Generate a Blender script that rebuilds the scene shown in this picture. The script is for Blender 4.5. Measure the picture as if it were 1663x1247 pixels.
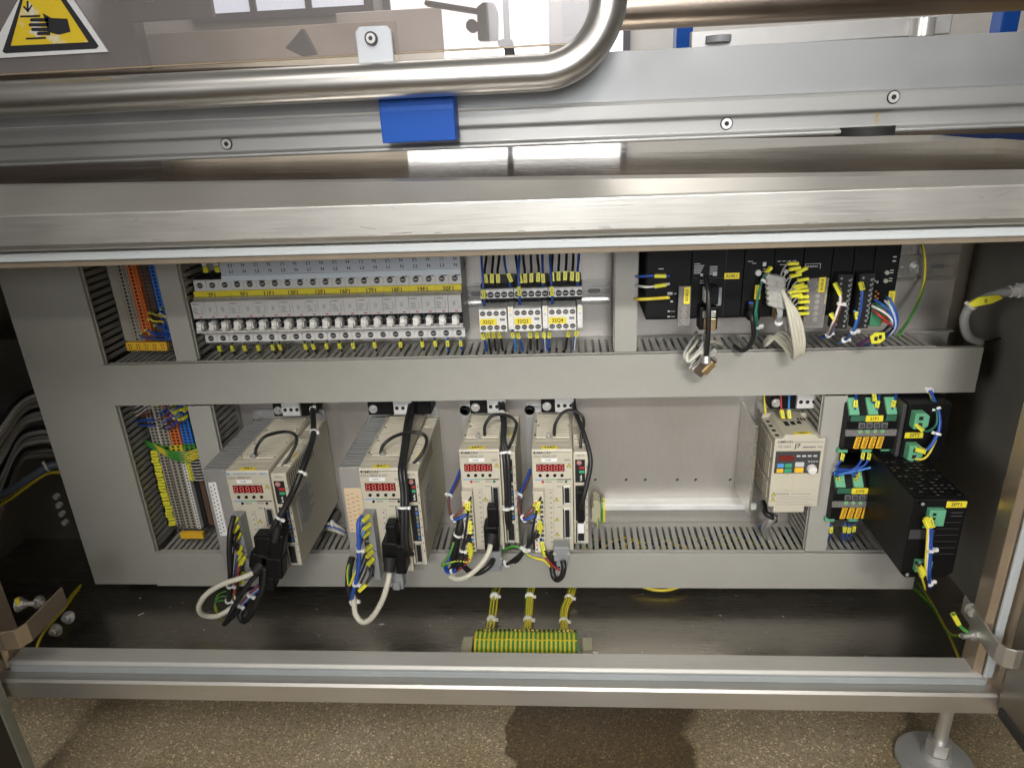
import bpy, math, random
from mathutils import Vector, Matrix
random.seed(7)
for o in list(bpy.data.objects): bpy.data.objects.remove(o)
SC = bpy.context.scene
COL = SC.collection
S = 0.001                                   # every length below is in millimetres
# ------------------------------------------------------------------ camera
F_PX, CX, CY = 1133.927, 831.5, 623.5       # photograph 1663 x 1247
CAM = ((0.9970415836, 0.0631607573, -0.0438041017),
       (-0.0175448503, -0.3678363656, -0.9297250058),
       (-0.0748348770, 0.9277430285, -0.3656400064))
cd = bpy.data.cameras.new('camera'); cam = bpy.data.objects.new('camera', cd); COL.objects.link(cam)
cd.sensor_fit = 'HORIZONTAL'; cd.sensor_width = 36.0; cd.lens = 36.0 * F_PX / 1663.0
cd.clip_start = 0.01; cd.clip_end = 60
cam.matrix_world = Matrix(((CAM[0][0], -CAM[1][0], -CAM[2][0], 0), (CAM[0][1], -CAM[1][1], -CAM[2][1], 0),
                           (CAM[0][2], -CAM[1][2], -CAM[2][2], 0), (0, 0, 0, 1)))
SC.camera = cam
# ------------------------------------------------------------------ world, lamps, exposure
w = bpy.data.worlds.new('World'); SC.world = w; w.use_nodes = True
w.node_tree.nodes['Background'].inputs[0].default_value = (1.0, 0.965, 0.91, 1)
w.node_tree.nodes['Background'].inputs[1].default_value = 0.13
def area(name, loc, target, sx, sy, power, col, spread=180):
    l = bpy.data.lights.new(name, 'AREA'); l.shape = 'RECTANGLE'; l.size = sx; l.size_y = sy
    l.energy = power; l.color = col; l.spread = math.radians(spread)
    o = bpy.data.objects.new(name, l); COL.objects.link(o); o.location = loc
    o.rotation_euler = (Vector(target) - Vector(loc)).to_track_quat('-Z', 'Y').to_euler()
    return o
area('hall_lamp', (0.10, -1.75, 1.20), (0.04, 0.885, -0.28), 0.6, 0.12, 1.36, (1.0, 0.965, 0.90), 28)
area('front_fill', (0.10, -2.4, 0.5), (0.05, 0.885, -0.27), 0.9, 0.8, 1.95, (0.97, 0.98, 1.0), 30)  # added fill for the ambient light from in front, not a known window
area('floor_fill', (0.0, -1.2, 0.6), (0.1, 0.58, -1.10), 2.4, 0.3, 3.1, (1.0, 0.975, 0.94), 17)  # added to brighten the floor alone; no such source is known
area('side_fill', (-1.5, -1.3, 0.25), (0.56, 0.86, -0.30), 0.5, 0.8, 0.75, (1.0, 0.98, 0.95), 26)  # invented source from the left front, lifts the dark right inner wall
area('ceiling_lamp', (0.0, -1.5, 2.4), (0.0, 0.6, 0.0), 3.0, 0.8, 19, (1.0, 0.97, 0.93), 120)
area('machine_fill', (-0.1, 1.15, 1.1), (-0.2, 1.9, 0.1), 1.2, 0.25, 16, (1.0, 0.96, 0.9), 150)  # unseen fill added to brighten the panels behind the guard pane
area('far_wall_fill', (0.0, 2.6, 2.6), (0.0, 4.5, 0.6), 3.0, 0.5, 60, (1.0, 0.98, 0.96), 150)  # extra light added so the far hall wall comes out brighter
SC.view_settings.view_transform = 'Standard'; SC.view_settings.look = 'None'
SC.view_settings.exposure = 0; SC.view_settings.gamma = 1
SC.cycles.max_bounces = 7; SC.cycles.transparent_max_bounces = 8
# ------------------------------------------------------------------ helpers
def W(px, py, Y):
    """the real point (mm) on the upright plane Y that a pixel of the photograph looks at"""
    a, b = (px - CX) / F_PX, (py - CY) / F_PX
    d = [CAM[0][i] * a + CAM[1][i] * b + CAM[2][i] for i in range(3)]
    return Vector((d[0] / d[1] * Y, Y, d[2] / d[1] * Y))
def catmull(P, seg):
    P = [Vector(p) for p in P]
    if len(P) < 3: return P
    Q = [P[0] * 2 - P[1]] + P + [P[-1] * 2 - P[-2]]; out = []
    for i in range(1, len(Q) - 2):
        p0, p1, p2, p3 = Q[i - 1:i + 3]
        for k in range(seg):
            t = k / seg
            out.append(0.5 * (2 * p1 + (p2 - p0) * t + (2 * p0 - 5 * p1 + 4 * p2 - p3) * t * t + (3 * p1 - p0 - 3 * p2 + p3) * t ** 3))
    out.append(P[-1]); return out
class MB:
    def __init__(s): s.v = []; s.f = []; s.m = []; s.sm = []
    def add(s, vs, fs, m=0, smooth=False):
        b = len(s.v); s.v += [tuple(v) for v in vs]
        for f in fs: s.f.append([b + i for i in f]); s.m.append(m); s.sm.append(smooth)
        return s
    def box(s, x0, x1, y0, y1, z0, z1, m=0):
        v = [(x, y, z) for x in (x0, x1) for y in (y0, y1) for z in (z0, z1)]
        return s.add(v, [(0, 1, 3, 2), (4, 6, 7, 5), (0, 4, 5, 1), (2, 3, 7, 6), (0, 2, 6, 4), (1, 5, 7, 3)], m)
    def obox(s, c, d, l, a, b, m=0, up=(0, 0, 1), off=0):
        d = Vector(d).normalized(); u = Vector(up)
        if abs(d.dot(u)) > .93: u = Vector((0, -1, 0))
        x = d.cross(u).normalized(); y = x.cross(d); c = Vector(c) + y * off
        v = [c + d * (l / 2 * i) + x * (a / 2 * j) + y * (b / 2 * k) for i in (-1, 1) for j in (-1, 1) for k in (-1, 1)]
        return s.add(v, [(0, 1, 3, 2), (4, 6, 7, 5), (0, 4, 5, 1), (2, 3, 7, 6), (0, 2, 6, 4), (1, 5, 7, 3)], m)
    def prism(s, poly, axis, a, b, m=0):
        """poly: pairs in the two other axes (x: yz, y: xz, z: xy)"""
        def P(p, t): return (t, p[0], p[1]) if axis == 'x' else ((p[0], t, p[1]) if axis == 'y' else (p[0], p[1], t))
        n = len(poly); v = [P(p, a) for p in poly] + [P(p, b) for p in poly]
        return s.add(v, [tuple(range(n))[::-1], tuple(range(n, 2 * n))] + [(i, (i + 1) % n, n + (i + 1) % n, n + i) for i in range(n)], m)
    def strip(s, poly, axis, a, b, th, m=0):
        """open folded sheet: polyline given thickness th"""
        n = len(poly); P = [Vector(p) for p in poly]; off = []
        for i in range(n):
            t = (P[min(i + 1, n - 1)] - P[max(i - 1, 0)]).normalized(); off.append(P[i] + Vector((-t.y, t.x)) * th)
        return s.prism([tuple(p) for p in P] + [tuple(p) for p in off[::-1]], axis, a, b, m)
    def cyl(s, p0, p1, r, n=12, m=0, r1=None, smooth=True):
        p0, p1 = Vector(p0), Vector(p1); d = (p1 - p0).normalized(); r1 = r if r1 is None else r1
        x = d.orthogonal().normalized(); y = d.cross(x)
        c = [x * math.cos(2 * math.pi * i / n) + y * math.sin(2 * math.pi * i / n) for i in range(n)]
        v = [p0 + k * r for k in c] + [p1 + k * r1 for k in c]
        s.add(v, [(i, (i + 1) % n, n + (i + 1) % n, n + i) for i in range(n)], m, smooth)
        return s.add(v, [tuple(range(n))[::-1], tuple(range(n, 2 * n))], m)
    def tube(s, P, r, n=8, m=0, seg=6, m2=None, twist=0.0, caps=True):
        C = catmull(P, seg); k = len(C); u = None; rings = []
        for i in range(k):
            t = (C[min(i + 1, k - 1)] - C[max(i - 1, 0)])
            t = t.normalized() if t.length > 1e-9 else Vector((0, 0, 1))
            u = t.orthogonal().normalized() if u is None else (u - t * u.dot(t)).normalized()
            w_ = t.cross(u)
            rings.append([C[i] + (u * math.cos(2 * math.pi * j / n + twist * i) + w_ * math.sin(2 * math.pi * j / n + twist * i)) * r for j in range(n)])
        b = len(s.v)
        for R_ in rings: s.v += [tuple(v) for v in R_]
        for i in range(k - 1):
            for j in range(n):
                s.f.append([b + i * n + j, b + i * n + (j + 1) % n, b + (i + 1) * n + (j + 1) % n, b + (i + 1) * n + j])
                s.m.append(m if m2 is None or j < n * 0.6 else m2); s.sm.append(True)
        if caps:
            for q in ([b + j for j in range(n)][::-1], [b + (k - 1) * n + j for j in range(n)]):
                s.f.append(q); s.m.append(m); s.sm.append(False)
        return s
    def disc(s, c, r, y, n=10, m=0):
        v = [(c[0] + r * math.cos(2 * math.pi * i / n), y, c[1] + r * math.sin(2 * math.pi * i / n)) for i in range(n)]
        return s.add(v, [tuple(range(n))[::-1]], m)
    def mesh(s, name, mats, o=(0, 0, 0)):
        me = bpy.data.meshes.new(name)
        me.from_pydata([((v[0] - o[0]) * S, (v[1] - o[1]) * S, (v[2] - o[2]) * S) for v in s.v], [], s.f)
        for m in (mats if isinstance(mats, (list, tuple)) else [mats]): me.materials.append(m)
        me.polygons.foreach_set('material_index', s.m); me.polygons.foreach_set('use_smooth', s.sm); me.update()
        return me
    def build(s, name, mats, parent=None, o=(0, 0, 0), bevel=0, seg=2, A=False):
        """A: the coordinates are the scene's own even under a parent"""
        ob = bpy.data.objects.new(name, s.mesh(name, mats, o)); COL.objects.link(ob)
        ob.location = tuple(k * S for k in o)
        if parent:
            ob.parent = parent
            if A:
                q = parent
                while q: ob.location = ob.location - q.location; q = q.parent
        if bevel:
            b = ob.modifiers.new('bevel', 'BEVEL'); b.width = bevel * S; b.segments = seg; b.limit_method = 'ANGLE'; b.angle_limit = math.radians(35)
        return ob
def put(name, me, loc, parent=None, rot=None, bevel=0):
    ob = bpy.data.objects.new(name, me); COL.objects.link(ob); ob.location = tuple(k * S for k in loc)
    if parent: ob.parent = parent
    if rot: ob.rotation_euler = rot
    if bevel:
        b = ob.modifiers.new('bevel', 'BEVEL'); b.width = bevel * S; b.segments = 1; b.limit_method = 'ANGLE'
    return ob
def tag(o, label, cat, group=None, kind=None):
    o['label'] = label; o['category'] = cat
    if group: o['group'] = group
    if kind: o['kind'] = kind
    return o
def thing(name, label, cat, loc=(0, 0, 0), group=None):
    o = bpy.data.objects.new(name, None); COL.objects.link(o); o.location = tuple(k * S for k in loc); o.empty_display_size = .01
    return tag(o, label, cat, group)
TXT = {}
def text(parent, s, x, y, z, size, mat, rot=0.0, face='front', sx=1.0, align='CENTER', name='lettering'):
    key = (s, mat.name, align)
    if key not in TXT:
        c = bpy.data.curves.new('t', 'FONT'); c.body = s; c.size = 1; c.align_x = align; c.align_y = 'CENTER'; c.resolution_u = 2; c.fill_mode = 'FRONT'; c.offset = .02
        t = bpy.data.objects.new('t', c); COL.objects.link(t)
        me = bpy.data.meshes.new_from_object(t); me.name = 'lettering'; me.materials.clear(); me.materials.append(mat)
        bpy.data.objects.remove(t); bpy.data.curves.remove(c); TXT[key] = me
    o = bpy.data.objects.new(name, TXT[key]); COL.objects.link(o); o.parent = parent; o.location = (x * S, y * S, z * S)
    o.scale = (size * S * sx, size * S, 1)
    if face == 'front': o.rotation_euler = (math.pi / 2, 0, 0); o.rotation_euler = (Matrix.Rotation(math.pi / 2, 4, 'X') @ Matrix.Rotation(rot, 4, 'Z')).to_euler()
    else: o.rotation_euler = (0, 0, rot)
    return o
# ------------------------------------------------------------------ materials
MATS = {}
def mat(name, col, rough=.5, metal=0., var=.08, scale=60., bump=0., streak=None, spec=.5, emit=None, coat=0., rvar=.1):
    if name in MATS: return MATS[name]
    m = bpy.data.materials.new(name); m.use_nodes = True; nt = m.node_tree; N, L = nt.nodes, nt.links
    b = N['Principled BSDF']; b.inputs['Roughness'].default_value = rough; b.inputs['Metallic'].default_value = metal
    b.inputs['Specular IOR Level'].default_value = spec; b.inputs['Base Color'].default_value = (*col, 1)
    if coat: b.inputs['Coat Weight'].default_value = coat; b.inputs['Coat Roughness'].default_value = .1
    if emit: b.inputs['Emission Color'].default_value = (*emit[0], 1); b.inputs['Emission Strength'].default_value = emit[1]
    if var or bump or streak:
        tc = N.new('ShaderNodeTexCoord'); mp = N.new('ShaderNodeMapping'); L.new(tc.outputs['Object'], mp.inputs[0])
        mp.inputs['Scale'].default_value = streak or (1, 1, 1)
        n = N.new('ShaderNodeTexNoise'); n.inputs['Scale'].default_value = scale; n.inputs['Detail'].default_value = 6; n.inputs['Roughness'].default_value = .65
        L.new(mp.outputs[0], n.inputs['Vector'])
        n2 = N.new('ShaderNodeTexNoise'); n2.inputs['Scale'].default_value = 7; n2.inputs['Detail'].default_value = 4; L.new(tc.outputs['Object'], n2.inputs['Vector'])
        av = N.new('ShaderNodeMath'); av.operation = 'ADD'; L.new(n.outputs[0], av.inputs[0]); L.new(n2.outputs[0], av.inputs[1])
        r = N.new('ShaderNodeMapRange'); r.inputs[1].default_value = .6; r.inputs[2].default_value = 1.4
        r.inputs[3].default_value = 1 - var; r.inputs[4].default_value = 1 + var; L.new(av.outputs[0], r.inputs[0])
        mx = N.new('ShaderNodeVectorMath'); mx.operation = 'SCALE'; mx.inputs[0].default_value = col; L.new(r.outputs[0], mx.inputs['Scale'])
        L.new(mx.outputs[0], b.inputs['Base Color'])
        rr = N.new('ShaderNodeMapRange'); rr.inputs[1].default_value = .6; rr.inputs[2].default_value = 1.4
        rr.inputs[3].default_value = max(.02, rough - rvar); rr.inputs[4].default_value = min(1, rough + rvar); L.new(av.outputs[0], rr.inputs[0]); L.new(rr.outputs[0], b.inputs['Roughness'])
        if bump:
            bp = N.new('ShaderNodeBump'); bp.inputs['Strength'].default_value = bump; bp.inputs['Distance'].default_value = .001
            L.new(n.outputs[0], bp.inputs['Height']); L.new(bp.outputs[0], b.inputs['Normal'])
    MATS[name] = m; return m
STEEL = mat('brushed_steel', (.57, .55, .51), .42, .85, .13, 34, .10, (.6, 34, 34), rvar=.12)
STEELV = mat('brushed_steel_upright', (.60, .575, .53), .36, 1, .07, 30, .05, (30, 30, .6))
TABLE = mat('polished_steel', (.52, .50, .47), .13, 1, .5, 16, .22, (.4, 4, 4), rvar=.12)
TRAY = mat('tray_steel', (.34, .315, .28), .30, .9, .2, 18, .08, (.5, 20, 20), rvar=.12)
WALL = mat('inner_steel', (.46, .435, .385), .42, .7, .16, 20, .05, (25, 25, .8))
TUBE = mat('tube_steel', (.60, .58, .55), .33, 1, .03, 20, .0, (.5, 6, 6), rvar=.04)
ALU = mat('aluminium', (.345, .345, .335), .5, .65, .05, 30, .04, (.5, 30, 30))
ALUB = mat('bright_aluminium', (.62, .62, .61), .42, .75, .10, 30, .04, (30, 30, 1))
PLATE = mat('galvanised_plate', (.52, .49, .455), .42, .75, .09, 26, .04, (26, 26, 1.2))
ZINC = mat('zinc_rail', (.66, .65, .62), .3, .95, .08, 30, .03, (.6, 30, 30))
SHEET = mat('grey_sheet', (.30, .305, .31), .5, .55, .07, 14, .03)
DUCT = mat('duct_grey', (.355, .345, .31), .5, 0, .05, 40, .04)
CREAM = mat('cream_plastic', (.53, .49, .39), .45, 0, .05, 50, .03)
CREAMD = mat('cream_rib', (.46, .42, .33), .5, 0, .06, 50)
WHITE = mat('white_plastic', (.72, .71, .68), .4, 0, .04)
LGREY = mat('light_grey_plastic', (.64, .63, .61), .42, 0, .04)
MGREY = mat('mid_grey_plastic', (.25, .26, .265), .45, 0, .06)
BUSG = mat('busbar_grey', (.50, .54, .60), .5, 0, .04)
BLACK = mat('black_plastic', (.0055, .0055, .006), .45, 0, .2, spec=.22)
BLACKM = mat('black_matt', (.008, .008, .008), .7, 0, .1)
DGREY = mat('dark_grey_plastic', (.05, .05, .052), .45, 0, .1)
YEL = mat('marker_yellow', (.80, .66, .04), .4, 0, .06)
LIME = mat('sleeve_yellow', (.76, .72, .05), .4, 0, .08)
ORT = mat('marker_orange', (.80, .46, .03), .45, 0, .06)
INK = mat('ink', (.015, .015, .02), .6, 0, 0)
INKG = mat('ink_grey', (.18, .18, .19), .6, 0, 0)
PALE = mat('ink_pale', (.55, .55, .55), .6, 0, 0)
REDI = mat('ink_red', (.55, .06, .06), .6, 0, 0)
WHT = mat('paper_white', (.78, .77, .75), .6, 0, .03)
TIE = mat('nylon_white', (.75, .75, .72), .35, 0, .05)
CBLK = mat('cable_black', (.014, .014, .015), .42, 0, .15)
CBLU = mat('cable_blue', (.02, .075, .36), .4, 0, .1)
CSKY = mat('cable_sky_blue', (.05, .20, .55), .4, 0, .1)
CWHT = mat('cable_white', (.70, .69, .66), .4, 0, .06)
CRED = mat('cable_red', (.42, .03, .03), .4, 0, .1)
CBRN = mat('cable_brown', (.17, .06, .045), .4, 0, .1)
CCRM = mat('cable_cream', (.58, .55, .45), .45, 0, .06)
CGRY = mat('cable_grey', (.34, .34, .335), .5, 0, .1)
CPAL = mat('cable_pale_grey', (.50, .49, .47), .45, 0, .1)
CGRN = mat('cable_green', (.06, .26, .04), .4, 0, .1)
CDGR = mat('cable_dark_green', (.02, .15, .09), .4, 0, .1)
CYEL = mat('cable_yellow', (.70, .56, .04), .4, 0, .08)
CVIO = mat('cable_violet', (.13, .04, .16), .45, 0, .1)
TORG = mat('terminal_orange', (.72, .17, .035), .45, 0, .07)
TBLU = mat('terminal_blue', (.03, .17, .62), .45, 0, .07)
TBRN = mat('terminal_brown', (.12, .065, .045), .5, 0, .1)
TGRY = mat('terminal_grey', (.34, .315, .26), .5, 0, .08)
TEAL = mat('connector_green', (.13, .40, .23), .45, 0, .06)
PCB = mat('board_green', (.03, .12, .07), .5, 0, .1)
GOLD = mat('gold_contact', (.70, .50, .25), .35, 1, .05)
SCREW = mat('screw_steel', (.64, .63, .61), .34, .75, .08)
REDL = mat('display_red', (.10, .008, .008), .2, 0, 0)
SEG = mat('display_segment', (.62, .16, .15), .4, 0, 0, emit=((.9, .12, .1), .25))
GASK = mat('gasket_white', (.50, .53, .535), .5, 0, .06)
GASKB = mat('gasket_brown', (.20, .16, .11), .7, 0, .2)
RUB = mat('rubber_dark', (.035, .034, .033), .6, 0, .2)
BLUE = mat('blue_polymer', (.006, .068, .34), .5, 0, .10, 30, .03, spec=.25)
BEIGE = mat('painted_beige', (.55, .45, .34), .35, .8, .12, 12)
STICK = mat('printed_sticker', (.66, .52, .34), .55, 0, .06)
GRNB = mat('button_green', (.05, .33, .17), .4, 0, .05)
BLUB = mat('button_blue', (.10, .30, .62), .4, 0, .05)
KNOB = mat('knob_white', (.72, .70, .66), .35, 0, .04)
LEDG = mat('led_green', (.12, .55, .16), .3, 0, 0, emit=((.2, .9, .25), .12))
def clear(name, tint, gloss=.12, rough=.08, haze=.0):
    m = bpy.data.materials.new(name); m.use_nodes = True; nt = m.node_tree; nt.nodes.clear()
    o = nt.nodes.new('ShaderNodeOutputMaterial'); t = nt.nodes.new('ShaderNodeBsdfTransparent'); g = nt.nodes.new('ShaderNodeBsdfGlossy')
    x = nt.nodes.new('ShaderNodeMixShader'); fr = nt.nodes.new('ShaderNodeFresnel'); fr.inputs[0].default_value = 1.3 + gloss
    n = nt.nodes.new('ShaderNodeTexNoise'); n.inputs['Scale'].default_value = 9; n.inputs['Detail'].default_value = 7
    tc = nt.nodes.new('ShaderNodeTexCoord'); nt.links.new(tc.outputs['Object'], n.inputs['Vector'])
    cr = nt.nodes.new('ShaderNodeMix'); cr.data_type = 'RGBA'; cr.inputs['A'].default_value = (*[c * .9 for c in tint], 1); cr.inputs['B'].default_value = (*[min(1, c * 1.06) for c in tint], 1)
    nt.links.new(n.outputs[0], cr.inputs['Factor']); nt.links.new(cr.outputs['Result'], t.inputs[0])
    g.inputs['Roughness'].default_value = rough
    nt.links.new(fr.outputs[0], x.inputs[0]); nt.links.new(t.outputs[0], x.inputs[1]); nt.links.new(g.outputs[0], x.inputs[2]); df = nt.nodes.new('ShaderNodeBsdfDiffuse'); df.inputs[0].default_value = (.6, .57, .55, 1); y = nt.nodes.new('ShaderNodeMixShader'); y.inputs[0].default_value = haze
    nt.links.new(x.outputs[0], y.inputs[1]); nt.links.new(df.outputs[0], y.inputs[2]); nt.links.new(y.outputs[0], o.inputs[0])
    return m
CLEAR = clear('clear_cover', (.86, .86, .84), .1, haze=.22)
PANE = clear('smoked_pane', (.74, .71, .71), .12, .03, haze=.17)
def concrete():
    m = bpy.data.materials.new('screed'); m.use_nodes = True; nt = m.node_tree; N, L = nt.nodes, nt.links; b = N['Principled BSDF']
    tc = N.new('ShaderNodeTexCoord')
    def noise(sc, det=5):
        n = N.new('ShaderNodeTexNoise'); n.inputs['Scale'].default_value = sc; n.inputs['Detail'].default_value = det; L.new(tc.outputs['Object'], n.inputs['Vector']); return n
    def ramp(src, stops):
        r = N.new('ShaderNodeValToRGB'); e = r.color_ramp.elements
        while len(e) < len(stops): e.new(.5)
        for k, (p, c) in enumerate(stops): e[k].position = p; e[k].color = (*c, 1)
        L.new(src, r.inputs[0]); return r
    base = ramp(noise(5).outputs[0], [(.3, (.27, .21, .12)), (.7, (.41, .345, .24))])
    v = N.new('ShaderNodeTexVoronoi'); v.inputs['Scale'].default_value = 500; L.new(tc.outputs['Object'], v.inputs['Vector'])
    sep = N.new('ShaderNodeSeparateColor'); L.new(v.outputs['Color'], sep.inputs[0])
    stones = ramp(sep.outputs[0], [(0, (.55, .54, .52)), (.25, (.85, .83, .80)), (.75, (1.05, 1.02, .96)), (.93, (1.3, 1.27, 1.2)), (.97, (2.2, 2.15, 2.0))])
    mx = N.new('ShaderNodeMix'); mx.data_type = 'RGBA'; mx.blend_type = 'MULTIPLY'; mx.inputs['Factor'].default_value = 1
    L.new(base.outputs[0], mx.inputs['A']); L.new(stones.outputs[0], mx.inputs['B'])
    # wet patch, an irregular outline on the floor
    so = N.new('ShaderNodeSeparateXYZ'); L.new(tc.outputs['Object'], so.inputs[0])
    nz = noise(9, 4)
    def edge(out, a, c):
        q = N.new('ShaderNodeMath'); q.operation = 'ADD'; L.new(out, q.inputs[0])
        k = N.new('ShaderNodeMath'); k.operation = 'MULTIPLY_ADD'; k.inputs[1].default_value = .16; k.inputs[2].default_value = -.08; L.new(nz.outputs[0], k.inputs[0]); L.new(k.outputs[0], q.inputs[1])
        r = N.new('ShaderNodeMapRange'); r.inputs[1].default_value = a; r.inputs[2].default_value = c; L.new(q.outputs[0], r.inputs[0]); return r
    e1, e2 = edge(so.outputs[0], -.085, -.078), edge(so.outputs[0], .17, .15)
    pr = N.new('ShaderNodeMath'); pr.operation = 'MULTIPLY'; L.new(e1.outputs[0], pr.inputs[0]); L.new(e2.outputs[0], pr.inputs[1])
    wet = N.new('ShaderNodeMix'); wet.data_type = 'RGBA'; wet.blend_type = 'MULTIPLY'; L.new(pr.outputs[0], wet.inputs['Factor']); L.new(mx.outputs['Result'], wet.inputs['A']); wet.inputs['B'].default_value = (.36, .32, .27, 1)
    L.new(wet.outputs['Result'], b.inputs['Base Color'])
    rg = N.new('ShaderNodeMapRange'); rg.inputs[3].default_value = .75; rg.inputs[4].default_value = .42; L.new(pr.outputs[0], rg.inputs[0]); L.new(rg.outputs[0], b.inputs['Roughness'])
    bp = N.new('ShaderNodeBump'); bp.inputs['Strength'].default_value = .8; bp.inputs['Distance'].default_value = .0025
    ad = N.new('ShaderNodeMath'); ad.operation = 'ADD'; L.new(sep.outputs[1], ad.inputs[0]); L.new(noise(120).outputs[0], ad.inputs[1]); L.new(ad.outputs[0], bp.inputs['Height']); L.new(bp.outputs[0], b.inputs['Normal'])
    return m
# ------------------------------------------------------------------ the setting: floor, hall wall
FZ = -850
floor = MB().box(-6000, 6000, -6000, 4600, FZ - 60, FZ).build('floor', concrete(), o=(0, 0, FZ)); floor['kind'] = 'structure'
YP, YD = 970, 885                           # front of mounting plate, front of the wire ducts
hw = thing('hall_wall', 'white hall wall far behind the machine, with bright windows', 'wall', (0, 4500, FZ))
MB().box(-6000, 6000, 0, 80, 0, 4200).build('wall_face', mat('hall_paint', (.66, .65, .62), .8, 0, .1, 4), hw)
WIN = mat('window_light', (.8, .85, .9), .5, 0, 0, emit=((.78, .87, 1.0), 1.5))
WINB = mat('window_glare', (.9, .9, .9), .5, 0, 0, emit=((1, .98, .95), 2.2))
def window(x0, x1, z0, z1, nx, m):
    wf = MB().box(x0 - 40, x1 + 40, -60, -2, z0 - 40, z0).box(x0 - 40, x1 + 40, -60, -2, z1, z1 + 40).box(x0 - 40, x0, -60, -2, z0, z1).box(x1, x1 + 40, -60, -2, z0, z1)
    for i in range(1, nx): xx = x0 + (x1 - x0) * i / nx; wf.box(xx - 18, xx + 18, -50, -2, z0, z1)
    f = wf.build('window', mat('window_frame', (.10, .10, .12), .5), hw)
    MB().box(x0, x1, -30, -20, z0, z1).build('pane', m, f)
a, b = W(320, 24, 4430), W(592, 24, 4430); window(a.x, b.x, a.z + 850, a.z + 1500, 3, WIN)
a, b = W(640, 92, 4430), W(1012, 92, 4430); window(a.x, b.x, a.z + 550, a.z + 1500, 2, WINB)
a = W(168, 12, 4430); window(a.x, a.x + 85, a.z + 830, a.z + 1400, 1, WIN)
# ------------------------------------------------------------------ cabinet
cab = thing('switch_cabinet', 'open stainless steel switch cabinet holding all the wired electrical gear', 'cabinet', (-130, 690, FZ))
def cp(mb, name, m, bevel=0, parent=None, **k): return mb.build(name, m, parent or cab, A=True, bevel=bevel, **k)
def tilt(o, k, z0=0, rule=None):
    """the machine's upper sheets fall a little to the right: a real slope, in mm per mm along x"""
    for v in o.data.vertices:
        if rule is None or rule(v.co / S): v.co.z += (k * v.co.x / S + z0) * S
    return o
tilt(cp(MB().box(-1000, 720, 725, 2350, -65.5, -62.5), 'table_top', TABLE, 1), -.0245, -1.7)
hood = cp(MB().strip([(725, -62.2), (672.5, -78), (670, -80), (670, -109), (672, -113), (677, -116), (700, -116.5)], 'x', -1000, 720, 2.2), 'hood_edge', STEEL, 2.2, seg=4)
tilt(hood, -.0245, -1.7, lambda c: c.z > -70); tilt(hood, -.006, 0, lambda c: c.y < 712 and c.z < -70.0)
tilt(cp(MB().box(-748, 720, 680, 690, -127.6, -119.0), 'gasket', GASK, 1.5), -.006)
tilt(cp(MB().box(-748, 720, 683, 705, -133.6, -128.0).box(-748, 720, 690, 700, -127.9, -117.6), 'gasket_lip', GASKB, .8), -.005)
SILL = mat('sill_aluminium', (.60, .585, .545), .45, .35, .14, 26, .03, (.5, 30, 30))
cp(MB().strip([(717, -690), (714, -659), (710, -655), (686, -655), (684.5, -656.2), (684.5, -668)][::-1], 'x', -745, 500, 2.), 'sill', SILL, .8)
for yy in (704, 699, 693): cp(MB().box(-744, 499, yy, yy + 1.1, -655.1, -654.2), 'sill_ridge', SILL, .3)
gm = MB()
for i in range(60):
    xx = random.uniform(-740, 490); ln = random.uniform(2, 26) * (2 if abs(xx - 60) < 30 else 1); gm.box(xx, xx + ln, 687.4 + random.uniform(-.5, .5), 688.2 + random.uniform(0, .8), -655.3, -655.02 + .3)
o = cp(gm, 'grime_line', mat('grime', (.22, .18, .12), .8)); o['kind'] = 'stuff'
cp(MB().strip([(684.5, -668.2), (683, -669.4), (665, -666.4), (664, -667.4), (664, -692), (668, -694.5), (700, -694.5)][::-1], 'x', -1100, 640, 2.), 'base_beam', STEEL, .8)
cp(MB().box(-742, 497, 679.5, 684.2, -667, -657.6), 'gasket', mat('gasket_grey', (.36, .385, .39), .5, 0, .1), 1.2)
for sx, X in ((1, 485), (-1, -745)):
    cp(MB().strip([(X + sx * 1, 716), (X, 690), (X + sx * 6, 684.4), (X + sx * 19, 684.4), (X + sx * 24, 672), (X + sx * 30, 670), (X + sx * 280, 670)][::sx], 'z', -668 if sx > 0 else -668, -116.8, 2.), 'jamb', BEIGE, .8)
    cp(MB().box(min(X + sx * 7, X + sx * 17), max(X + sx * 7, X + sx * 17), 678.5, 682.2, -654, -134.8), 'gasket', GASK, 1.2)
cp(MB().box(600, 603, 700, 1060, -715, -67), 'side_wall', WALL); cp(MB().box(-1023, -1020, 700, 1060, -715, -67), 'side_wall', WALL)
cp(MB().box(-1023, 603, 1060, 1063, -715, -67), 'back_wall', WALL)
cp(MB().box(-1023, 603, 702, 1060, -718, -715), 'floor_tray', TRAY)
ft = cp(MB().cyl((490, 724, -832), (490, 724, -700), 8.5, 16), 'levelling_foot', SCREW)
fd = MB(); fd.cyl((490, 724, FZ + .5), (490, 724, -842), 48, 40).cyl((490, 724, -842), (490, 724, -836), 48, 40, r1=43).cyl((490, 724, -836), (490, 724, -833), 43, 40, r1=20).cyl((490, 724, -834), (490, 724, -824), 19, 24, r1=16)
cp(fd, 'foot_plate', mat('cast_foot', (.50, .50, .48), .5, .6, .1, 30), parent=ft)
cp(MB().cyl((490, 724, -823), (490, 724, -803), 15.5, 6, smooth=False), 'nut', SCREW, .8, parent=ft)
for k in range(1): pass
def hexbolt(mb, c, d, r, L, m=0):
    c, d = Vector(c), Vector(d).normalized(); mb.cyl(c, c + d * 1.6, r * 1.9, 18, m); mb.cyl(c + d * 1.6, c + d * (1.6 + r * 1.4), r * 1.25, 6, m, smooth=False); mb.cyl(c, c + d * L, r * .66, 10, m); return mb
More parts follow.
